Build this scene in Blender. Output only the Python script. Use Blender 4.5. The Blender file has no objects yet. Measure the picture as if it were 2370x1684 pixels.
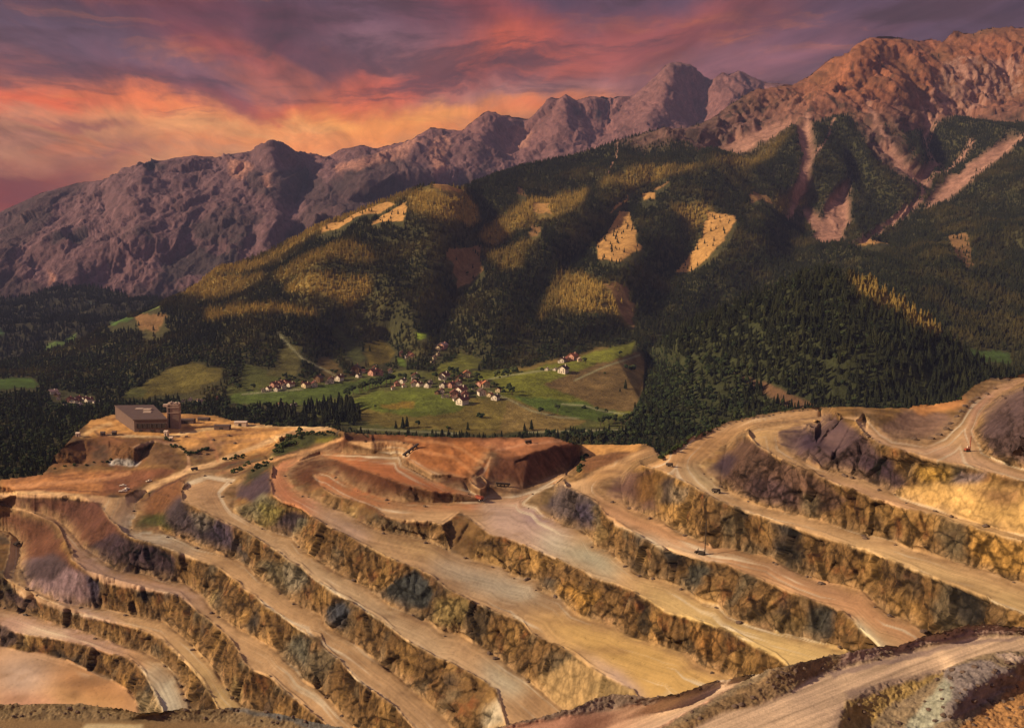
import bpy, bmesh, math, random
import numpy as np
from mathutils import Vector
from mathutils.geometry import delaunay_2d_cdt

# ------------------------------------------------------------------ camera, sky, sun, exposure
SC = bpy.context.scene
COL = SC.collection
F = 2276.0                                     # focal length in pixels of the 2370 px wide photograph
TH = math.atan(282 / F)                        # camera pitch below the horizon
cam = bpy.data.cameras.new('camera'); co = bpy.data.objects.new('camera', cam); COL.objects.link(co)
cam.sensor_width = 36; cam.lens = 36 * F / 2370; cam.clip_start = 1; cam.clip_end = 80000
co.location = (0, 0, 0); co.rotation_euler = (math.pi / 2 - TH, 0, 0)
SC.camera = co
SC.view_settings.view_transform = 'Standard'; SC.view_settings.look = 'None'
SC.view_settings.exposure = 0.55; SC.view_settings.gamma = 1
SC.cycles.max_bounces = 4; SC.cycles.diffuse_bounces = 2; SC.cycles.volume_bounces = 0
SC.cycles.transparent_max_bounces = 4; SC.cycles.use_denoising = True
EXPO = 2 ** 0.55

sun_dir = Vector((-0.86, -0.20, 0.47)).normalized()   # towards the sun: low on the left, a little behind
sl = bpy.data.lights.new('sun', 'SUN'); sl.energy = 4.3; sl.angle = math.radians(2.5); sl.color = (1.0, 0.70, 0.42)
so = bpy.data.objects.new('sun', sl); COL.objects.link(so)
so.rotation_euler = sun_dir.to_track_quat('Z', 'Y').to_euler()

def lin(c):
    return tuple(((v / 255 + 0.055) / 1.055) ** 2.4 if v > 10 else v / 255 / 12.92 for v in c)

class NT:
    """small helper for shader node trees"""
    def __init__(s, nt): s.nt = nt; nt.nodes.clear()
    def n(s, t, **kw):
        nd = s.nt.nodes.new(t)
        for k, v in kw.items():
            if k == 'inp':
                for kk, vv in v.items():
                    if hasattr(vv, 'is_output'): s.nt.links.new(vv, nd.inputs[kk])
                    else: nd.inputs[kk].default_value = vv
            else: setattr(nd, k, v)
        return nd
    def m(s, op, a, b=0.0, c=None, clamp=False):
        nd = s.nt.nodes.new('ShaderNodeMath'); nd.operation = op; nd.use_clamp = clamp
        for i, v in enumerate((a, b, c)):
            if v is None: continue
            if hasattr(v, 'is_output'): s.nt.links.new(v, nd.inputs[i])
            else: nd.inputs[i].default_value = v
        return nd.outputs[0]
    def mix(s, f, a, b, t='MIX'):
        nd = s.nt.nodes.new('ShaderNodeMix'); nd.data_type = 'RGBA'; nd.blend_type = t
        for i, v in ((0, f), (6, a), (7, b)):
            if hasattr(v, 'is_output'): s.nt.links.new(v, nd.inputs[i])
            elif i == 0: nd.inputs[0].default_value = v
            else: nd.inputs[i].default_value = tuple(v) + (1,) if len(v) == 3 else v
        return nd.outputs[2]
    def ramp(s, f, stops):
        nd = s.nt.nodes.new('ShaderNodeValToRGB'); e = nd.color_ramp.elements
        while len(e) < len(stops): e.new(0.5)
        for i, (p, c) in enumerate(stops):
            e[i].position = p; e[i].color = tuple(c) + (1,)
        s.nt.links.new(f, nd.inputs[0]); return nd.outputs[0]
    def sm(s, v, a, b):
        nd = s.nt.nodes.new('ShaderNodeMapRange'); nd.interpolation_type = 'SMOOTHSTEP'
        nd.inputs[1].default_value = a; nd.inputs[2].default_value = b
        s.nt.links.new(v, nd.inputs[0]); return nd.outputs[0]

# sunset sky: broken cloud layers streaming towards a vanishing point low on the left, lit from below
world = bpy.data.worlds.new('World'); SC.world = world; world.use_nodes = True
world.cycles.sampling_method = 'MANUAL'; world.cycles.sample_map_resolution = 256
W = NT(world.node_tree)
tc = W.n('ShaderNodeTexCoord'); sep = W.n('ShaderNodeSeparateXYZ', inp={0: tc.outputs['Generated']})
dx, dy, dz = sep.outputs
az = W.m('MULTIPLY', W.m('ARCTAN2', dx, dy), 57.2958)
el = W.m('MULTIPLY', W.m('ARCSINE', dz), 57.2958)
# cloud plane coordinates, turned so that Y points to azimuth -9 degrees
k = W.m('ADD', W.m('MAXIMUM', dz, 0.0), 0.07)
ca, sa = math.cos(math.radians(-9)), math.sin(math.radians(-9))
rx = W.m('SUBTRACT', W.m('MULTIPLY', dx, ca), W.m('MULTIPLY', dy, sa))
ry = W.m('ADD', W.m('MULTIPLY', dx, sa), W.m('MULTIPLY', dy, ca))
PX = W.m('DIVIDE', rx, k); PY = W.m('DIVIDE', ry, k)
def cloudnoise(sx, sy, off, detail=6, rough=0.55, dist=0.6):
    v = W.n('ShaderNodeCombineXYZ', inp={0: W.m('MULTIPLY', PX, sx), 1: W.m('MULTIPLY', PY, sy), 2: off})
    nz = W.n('ShaderNodeTexNoise', inp={'Vector': v.outputs[0], 'Scale': 1.0, 'Detail': detail, 'Roughness': rough, 'Distortion': dist})
    return nz.outputs['Fac']
n1 = cloudnoise(0.75, 0.42, 3.1); n2 = cloudnoise(1.5, 0.5, 17.7, 7, 0.6, 0.9); n3 = cloudnoise(3.6, 1.0, 41.0, 8, 0.62, 0.8)
wv = W.n('ShaderNodeTexNoise', inp={'Vector': tc.outputs['Generated'], 'Scale': 9.0, 'Detail': 5.0, 'Roughness': 0.6})
wc = W.n('ShaderNodeSeparateXYZ', inp={0: wv.outputs['Color']})
waz = W.m('ADD', az, W.m('MULTIPLY', W.m('SUBTRACT', wc.outputs[0], 0.5), 7.0))
wel = W.m('ADD', el, W.m('MULTIPLY', W.m('SUBTRACT', wc.outputs[1], 0.5), 3.6))
wel = W.m('ADD', wel, W.m('MULTIPLY', W.m('SUBTRACT', n2, 0.5), 3.2))
base = W.ramp(W.m('DIVIDE', el, 60.0, clamp=True), [(0.0, lin((120, 58, 52))), (0.045, lin((160, 84, 60))), (0.072, lin((224, 160, 104))),
    (0.12, lin((206, 136, 96))), (0.18, lin((140, 100, 108))), (0.24, lin((100, 78, 98))), (0.36, lin((128, 104, 112))), (1.0, lin((138, 118, 128)))])  # overhead sky, out of view, made brighter as soft fill
def blob(px, py, rx_, ry_, rot=0.0):
    a0 = math.degrees(math.atan((px - 1185) / F)); e0 = math.degrees(math.atan((842 - py) / F)) - math.degrees(TH)
    u = W.m('SUBTRACT', waz, a0); v = W.m('SUBTRACT', wel, e0)
    c, s_ = math.cos(math.radians(rot)), math.sin(math.radians(rot))
    uu = W.m('DIVIDE', W.m('ADD', W.m('MULTIPLY', u, c), W.m('MULTIPLY', v, s_)), rx_ / F * 57.3)
    vv = W.m('DIVIDE', W.m('SUBTRACT', W.m('MULTIPLY', v, c), W.m('MULTIPLY', u, s_)), ry_ / F * 57.3)
    d = W.m('ADD', W.m('MULTIPLY', uu, uu), W.m('MULTIPLY', vv, vv))
    return W.m('POWER', 2.718, W.m('MULTIPLY', d, -1.0))
sky = base
SKYB = [  # px, py, rx, ry, rot, colour, strength
    (150, 120, 420, 150, -8, (92, 74, 88), 0.95), (1200, -60, 420, 70, 0, (92, 72, 98), 0.6),
    (1350, 30, 260, 50, 4, (112, 84, 106), 0.8), (2150, 60, 500, 150, 14, (86, 68, 88), 0.95), (1950, 110, 300, 60, 14, (112, 82, 98), 0.5),
    (380, 190, 260, 60, -10, (132, 98, 112), 0.85), (60, 330, 260, 40, -4, (128, 78, 74), 0.8), (20, 390, 300, 45, 0, (178, 122, 98), 0.6), (1180, 60, 300, 60, -20, (170, 80, 72), 0.75),
    (420, 30, 330, 40, -8, (150, 68, 72), 0.6), (560, 130, 120, 28, -14, (196, 82, 72), 0.8), (700, 150, 330, 70, -16, (122, 68, 76), 0.85),
    (930, 125, 190, 40, -3, (158, 116, 124), 0.95), (900, 190, 260, 38, 4, (116, 74, 78), 0.85), (300, 215, 420, 34, -12, (120, 70, 72), 0.8),
    (160, 262, 330, 28, -10, (228, 108, 60), 0.95), (430, 285, 300, 26, -13, (230, 124, 64), 0.9), (620, 262, 220, 24, -14, (128, 70, 72), 0.75),
    (930, 235, 330, 30, 12, (232, 112, 58), 1.0), (820, 278, 220, 22, -4, (206, 96, 62), 0.9), (1030, 190, 130, 26, 10, (220, 104, 70), 0.8),
    (940, 288, 360, 30, 4, (244, 168, 84), 1.0), (560, 322, 420, 30, -2, (232, 164, 104), 0.95), (1160, 120, 150, 42, 10, (232, 112, 70), 0.95),
    (1330, 150, 260, 34, 8, (204, 98, 62), 0.8), (1520, 75, 300, 36, 12, (178, 92, 80), 0.75), (1560, 110, 240, 24, 10, (152, 84, 82), 0.7), (1750, 150, 300, 34, 10, (150, 98, 104), 0.8),
    (1210, 190, 220, 26, 2, (150, 90, 88), 0.8), (1220, 222, 260, 22, 4, (170, 118, 112), 0.8), (1240, 262, 170, 22, 4, (222, 122, 76), 0.8),
    (0, 440, 260, 40, 10, (132, 58, 50), 0.9), (240, 372, 70, 7, 0, (158, 104, 88), 0.7), (180, 310, 130, 11, -6, (140, 78, 74), 0.7)]
for (px, py, a, b, r, c, st) in SKYB:
    sky = W.mix(W.m('MULTIPLY', blob(px, py, a, b, r), st, clamp=True), sky, lin(c))
low = W.m('SUBTRACT', 1.0, W.sm(el, 16.0, 40.0))
hv = W.n('ShaderNodeCombineXYZ', inp={0: W.m('MULTIPLY', az, 0.085), 1: W.m('ADD', W.m('MULTIPLY', el, 0.42), W.m('MULTIPLY', n2, 0.9)), 2: 4.4})
n4 = W.n('ShaderNodeTexNoise', inp={'Vector': hv.outputs[0], 'Scale': 1.0, 'Detail': 9.0, 'Roughness': 0.62, 'Distortion': 0.5}).outputs['Fac']
d3 = W.m('MULTIPLY', W.sm(n1, 0.50, 0.66), W.m('MULTIPLY', W.sm(el, 4.0, 7.0), 0.5))
sky = W.mix(W.m('MULTIPLY', d3, low), sky, lin((92, 62, 74)))
d4 = W.m('MULTIPLY', W.m('MULTIPLY', W.sm(n2, 0.52, 0.70), W.m('MULTIPLY', W.sm(el, 3.5, 5.5), W.m('SUBTRACT', 0.6, W.m('MULTIPLY', W.sm(el, 7.0, 12.0), 0.35)))), low)
sky = W.mix(W.m('MULTIPLY', d4, 0.7), sky, lin((228, 122, 66)))
sky = W.mix(W.m('MULTIPLY', W.m('MULTIPLY', W.sm(n4, 0.50, 0.66), W.m('ADD', 0.25, W.m('MULTIPLY', W.sm(el, 4.5, 9.0), 0.55))), low), sky, lin((92, 64, 70)))
sky = W.mix(W.m('MULTIPLY', W.m('MULTIPLY', W.m('SUBTRACT', 1.0, W.sm(n4, 0.34, 0.47)), W.m('SUBTRACT', 0.55, W.m('MULTIPLY', W.sm(el, 7.0, 13.0), 0.35))), low), sky, lin((230, 136, 70)))
fine = W.m('ADD', 0.22, W.m('MULTIPLY', n3, 1.42))
fc = W.n('ShaderNodeCombineXYZ', inp={0: fine, 1: fine, 2: fine})
sky = W.mix(W.sm(el, 2.0, 6.0), sky, W.mix(1.0, sky, fc.outputs[0], 'MULTIPLY'))
gm = W.n('ShaderNodeGamma', inp={0: sky, 1: 1.12})
sky = W.mix(low, sky, gm.outputs[0])
dk = W.m('SUBTRACT', 1.0, W.m('MULTIPLY', W.m('MULTIPLY', W.sm(el, 7.5, 13.5), low), 0.30)); dkc = W.n('ShaderNodeCombineXYZ', inp={0: dk, 1: dk, 2: dk}); sky = W.mix(1.0, sky, dkc.outputs[0], 'MULTIPLY')
bg = W.n('ShaderNodeBackground', inp={0: sky, 1: W.m('MULTIPLY', 1.0 / EXPO, W.m('ADD', 1.0, W.m('MULTIPLY', low, 0.30)))})
wo = W.n('ShaderNodeOutputWorld', inp={0: bg.outputs[0]})

# ------------------------------------------------------------------ helpers
def dirs(px, py):
    px = np.asarray(px, float); py = np.asarray(py, float)
    x = (px - 1185) / F; v = (842 - py) / F
    return np.stack([x, math.cos(TH) + v * math.sin(TH), -math.sin(TH) + v * math.cos(TH)], -1)

def tag(o, label=None, cat=None, group=None, kind=None):
    if label: o['label'] = label
    if cat: o['category'] = cat
    if group: o['group'] = group
    if kind: o['kind'] = kind
    return o

_rs = np.random.RandomState(7)
_perm = _rs.permutation(256); _perm = np.concatenate([_perm, _perm])
_g = _rs.normal(size=(256, 3)); _g /= np.linalg.norm(_g, axis=1)[:, None]
_g = _g.astype(np.float32)
def perlin(x, y, z):
    xi = np.floor(x).astype(np.int32); yi = np.floor(y).astype(np.int32); zi = np.floor(z).astype(np.int32)
    xf = (x - xi).astype(np.float32); yf = (y - yi).astype(np.float32); zf = (z - zi).astype(np.float32)
    u = xf * xf * xf * (xf * (xf * 6 - 15) + 10); v = yf * yf * yf * (yf * (yf * 6 - 15) + 10); w = zf * zf * zf * (zf * (zf * 6 - 15) + 10)
    out = np.zeros_like(xf)
    for i in (0, 1):
        a = _perm[(xi + i) & 255]; wu = u if i else 1 - u
        for j in (0, 1):
            b = _perm[a + ((yi + j) & 255)]; wv_ = v if j else 1 - v
            for k_ in (0, 1):
                g = _g[_perm[b + ((zi + k_) & 255)]]; ww = w if k_ else 1 - w
                out += wu * wv_ * ww * (g[..., 0] * (xf - i) + g[..., 1] * (yf - j) + g[..., 2] * (zf - k_))
    return out * 1.5
def fbm(P, scale, octv=4, rough=0.5, seed=0.0, ridged=False, st=(1, 1, 1)):
    o = 0; a = 1.0; s = 1.0 / scale; tot = 0
    for i in range(octv):
        n = perlin(P[..., 0] * s * st[0] + seed, P[..., 1] * s * st[1] + seed * 1.7 + 5.3 * i, P[..., 2] * s * st[2] + seed * 0.6)
        if ridged: n = 1 - 2 * np.abs(n)
        o = o + a * n; tot += a; a *= rough; s *= 2.03
    return o / tot

def P2(s):
    return [tuple(float(v) for v in q.split(',')) for q in s.split()]

def tin(lines, gx, gy, mode, closed=()):
    """triangulate authored breaklines (pixel x, pixel y, height z or distance Y) and sample them as planes in space"""
    verts = []; vals = []; edges = []; seen = {}
    for ln in lines:
        prev = None
        for p in ln:
            key = (round(p[0]), round(p[1]))
            if key not in seen:
                d = dirs(p[0], p[1]); m_ = p[3] if len(p) > 3 else mode
                w = p[2] / (d[2] if m_ == 'z' else d[1])
                seen[key] = len(verts); verts.append(Vector((key[0], key[1]))); vals.append(1.0 / w)
            i = seen[key]
            if prev is not None and prev != i: edges.append((prev, i))
            prev = i
    r = delaunay_2d_cdt(verts, edges, [], 0, 0.001)
    vo, tri, orig = r[0], r[2], r[3]
    V = np.array([(v[0], v[1]) for v in verts]); VA = np.array(vals)
    q = np.zeros(len(vo)); E = np.array(edges)
    A = V[E[:, 0]]; B = V[E[:, 1]]; AB = B - A; L2 = (AB ** 2).sum(1)
    for i, v in enumerate(vo):
        if len(orig[i]): q[i] = VA[orig[i][0]]
        else:
            p = np.array(v); t = np.clip(((p - A) * AB).sum(1) / L2, 0, 1)
            d = ((A + AB * t[:, None] - p) ** 2).sum(1); j = d.argmin()
            q[i] = VA[E[j, 0]] * (1 - t[j]) + VA[E[j, 1]] * t[j]
    nx, ny = len(gx), len(gy); G = np.full((ny, nx), np.nan)
    for t in tri:
        (x0, y0), (x1, y1), (x2, y2) = [tuple(vo[i]) for i in t]
        i0 = np.searchsorted(gx, min(x0, x1, x2) - 1e-6); i1 = np.searchsorted(gx, max(x0, x1, x2) + 1e-6)
        j0 = np.searchsorted(gy, min(y0, y1, y2) - 1e-6); j1 = np.searchsorted(gy, max(y0, y1, y2) + 1e-6)
        if i1 <= i0 or j1 <= j0: continue
        X, Y = np.meshgrid(gx[i0:i1], gy[j0:j1]); det = (y1 - y2) * (x0 - x2) + (x2 - x1) * (y0 - y2)
        if abs(det) < 1e-9: continue
        a = ((y1 - y2) * (X - x2) + (x2 - x1) * (Y - y2)) / det; b = ((y2 - y0) * (X - x2) + (x0 - x2) * (Y - y2)) / det; c = 1 - a - b
        ins = (a > -1e-6) & (b > -1e-6) & (c > -1e-6)
        sub = G[j0:j1, i0:i1]; sub[ins] = (a * q[t[0]] + b * q[t[1]] + c * q[t[2]])[ins]
    return G            # inverse depth

def inpoly(X, Y, poly):
    r = np.zeros(X.shape, bool); n = len(poly)
    for i in range(n):
        x0, y0 = poly[i][:2]; x1, y1 = poly[(i + 1) % n][:2]
        if y0 == y1: continue
        c = ((Y >= min(y0, y1)) & (Y < max(y0, y1))); xx = x0 + (Y - y0) / (y1 - y0) * (x1 - x0)
        r ^= c & (X < xx)
    return r
def blur(M, r):
    if r < 0.3: return M
    k_ = int(3 * r) + 1; t = np.arange(-k_, k_ + 1); g = np.exp(-t * t / (2 * r * r)); g /= g.sum()
    for ax in (0, 1):
        Mp = np.pad(M, [(k_, k_) if a == ax else (0, 0) for a in (0, 1)], mode='edge')
        out = 0
        for i, w in enumerate(g): out = out + w * (Mp[i:i + M.shape[0], :] if ax == 0 else Mp[:, i:i + M.shape[1]])
        M = out
    return M
def linedist(X, Y, gx, gy, lines, R):
    D = np.full(X.shape, 1e9)
    for ln in lines:
        for p, q_ in zip(ln[:-1], ln[1:]):
            i0 = np.searchsorted(gx, min(p[0], q_[0]) - R); i1 = np.searchsorted(gx, max(p[0], q_[0]) + R)
            j0 = np.searchsorted(gy, min(p[1], q_[1]) - R); j1 = np.searchsorted(gy, max(p[1], q_[1]) + R)
            if i1 <= i0 or j1 <= j0: continue
            x = X[j0:j1, i0:i1] - p[0]; y = Y[j0:j1, i0:i1] - p[1]; ax, ay = q_[0] - p[0], q_[1] - p[1]
            t = np.clip((x * ax + y * ay) / (ax * ax + ay * ay + 1e-9), 0, 1)
            d = np.hypot(x - t * ax, y - t * ay); s = D[j0:j1, i0:i1]; np.minimum(s, d, out=s)
    return D

def gridmesh(name, P, mask, col, mat, extra=None, smooth=True):
    """P (ny,nx,3) points, mask (ny,nx) kept points, col (ny,nx,3) base colours"""
    ny, nx = mask.shape
    idx = np.arange(ny * nx).reshape(ny, nx)
    ok = mask[:-1, :-1] & mask[1:, :-1] & mask[:-1, 1:] & mask[1:, 1:]
    q = np.stack([idx[1:, :-1][ok], idx[1:, 1:][ok], idx[:-1, 1:][ok], idx[:-1, :-1][ok]], -1)
    used = np.zeros(ny * nx, bool); used[q.ravel()] = True
    new = np.cumsum(used) - 1
    q = new[q]; V = P.reshape(-1, 3)[used]; C = col.reshape(-1, 3)[used]
    me = bpy.data.meshes.new(name)
    me.vertices.add(len(V)); me.vertices.foreach_set('co', V.astype(np.float32).ravel())
    me.loops.add(q.size); me.loops.foreach_set('vertex_index', q.astype(np.int32).ravel())
    me.polygons.add(len(q)); me.polygons.foreach_set('loop_start', np.arange(0, q.size, 4, dtype=np.int32))
    me.polygons.foreach_set('loop_total', np.full(len(q), 4, np.int32))
    me.polygons.foreach_set('use_smooth', np.full(len(q), smooth))
    me.update(calc_edges=True)
    ca_ = me.color_attributes.new('Col', 'FLOAT_COLOR', 'POINT')
    ca_.data.foreach_set('color', np.concatenate([C, np.ones((len(C), 1))], 1).astype(np.float32).ravel())
    for k_, v in (extra or {}).items():
        at = me.attributes.new(k_, 'FLOAT', 'POINT'); at.data.foreach_set('value', v.ravel()[used].astype(np.float32))
    me.materials.append(mat)
    o = bpy.data.objects.new(name, me); COL.objects.link(o)
    return o

def alb(c, k=1.0):
    """albedo that shows about as colour c under this light"""
    l = lin(c); return np.array([min(0.8, max(0.012, l[i] * k / (1.15, 0.80, 0.60)[i])) for i in range(3)])

class Layer:
    def __init__(s, G, gx, gy, mask):
        s.gx, s.gy = gx, gy; s.X, s.Y = np.meshgrid(gx, gy)
        s.mask = mask & ~np.isnan(G); s.G = np.where(np.isnan(G), 1e-4, G)
        s.P = dirs(s.X, s.Y) / s.G[..., None]
        nw = 14
        s.WX = s.X + 9 * perlin(s.X / 38, s.Y / 24, 3.3 + 0 * s.X) + 4 * perlin(s.X / 13, s.Y / 9, 7.3 + 0 * s.X)
        s.WY = s.Y + 6 * perlin(s.X / 38, s.Y / 24, 9.1 + 0 * s.X) + 3 * perlin(s.X / 13, s.Y / 9, 1.3 + 0 * s.X)
    def normals(s):
        Px = np.gradient(s.P, axis=1); Py = np.gradient(s.P, axis=0)
        n = np.cross(Py, Px); n /= (np.linalg.norm(n, axis=-1)[..., None] + 1e-9)
        n[n[..., 2] < 0] *= -1
        return n
    def poly(s, pts, feather=3.0, warp=True):
        m_ = inpoly(s.WX if warp else s.X, s.WY if warp else s.Y, pts).astype(float)
        return blur(m_, feather / (s.gx[1] - s.gx[0]))
    def at(s, px, py):
        i = int(np.clip(round((px - s.gx[0]) / (s.gx[1] - s.gx[0])), 0, len(s.gx) - 1)); j = int(np.clip(round((py - s.gy[0]) / (s.gy[1] - s.gy[0])), 0, len(s.gy) - 1))
        return Vector(s.P[j, i])

def attr_mat(name, detail, bump, rough=0.95, tint=None, mott=(0.6, 1.4), cracks=None, stretch=(1, 1, 1), bdist=1.0, rockattr=False):
    m_ = bpy.data.materials.new(name); m_.use_nodes = True; t = NT(m_.node_tree)
    a = t.n('ShaderNodeAttribute', attribute_name='Col'); g = t.n('ShaderNodeNewGeometry')
    mp = t.n('ShaderNodeMapping', inp={0: g.outputs['Position'], 3: stretch})
    c = a.outputs['Color']; hs = None
    for (sc, lo, hi) in detail:
        nz = t.n('ShaderNodeTexNoise', inp={'Vector': mp.outputs[0], 'Scale': 1.0 / sc, 'Detail': 6.0, 'Roughness': 0.65})
        v = t.n('ShaderNodeMapRange', inp={0: nz.outputs['Fac'], 1: 0.3, 2: 0.7, 3: lo, 4: hi}).outputs[0]
        cc = t.n('ShaderNodeCombineXYZ', inp={0: v, 1: v, 2: v})
        c = t.mix(t.n('ShaderNodeAttribute', attribute_name='rock').outputs['Fac'] if rockattr else 1.0, c, cc.outputs[0], 'MULTIPLY')
        hs = nz.outputs['Fac'] if hs is None else t.m('ADD', hs, nz.outputs['Fac'])
    b = t.n('ShaderNodeBump', inp={'Height': hs, 'Strength': bump, 'Distance': bdist})
    if rockattr: t.nt.links.new(t.m('MULTIPLY', t.n('ShaderNodeAttribute', attribute_name='rock').outputs['Fac'], bump), b.inputs['Strength'])
    p = t.n('ShaderNodeBsdfPrincipled', inp={'Base Color': c, 'Roughness': rough, 'Normal': b.outputs[0], 'Specular IOR Level': 0.15})
    t.n('ShaderNodeOutputMaterial', inp={0: p.outputs[0]})
    return m_

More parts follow.
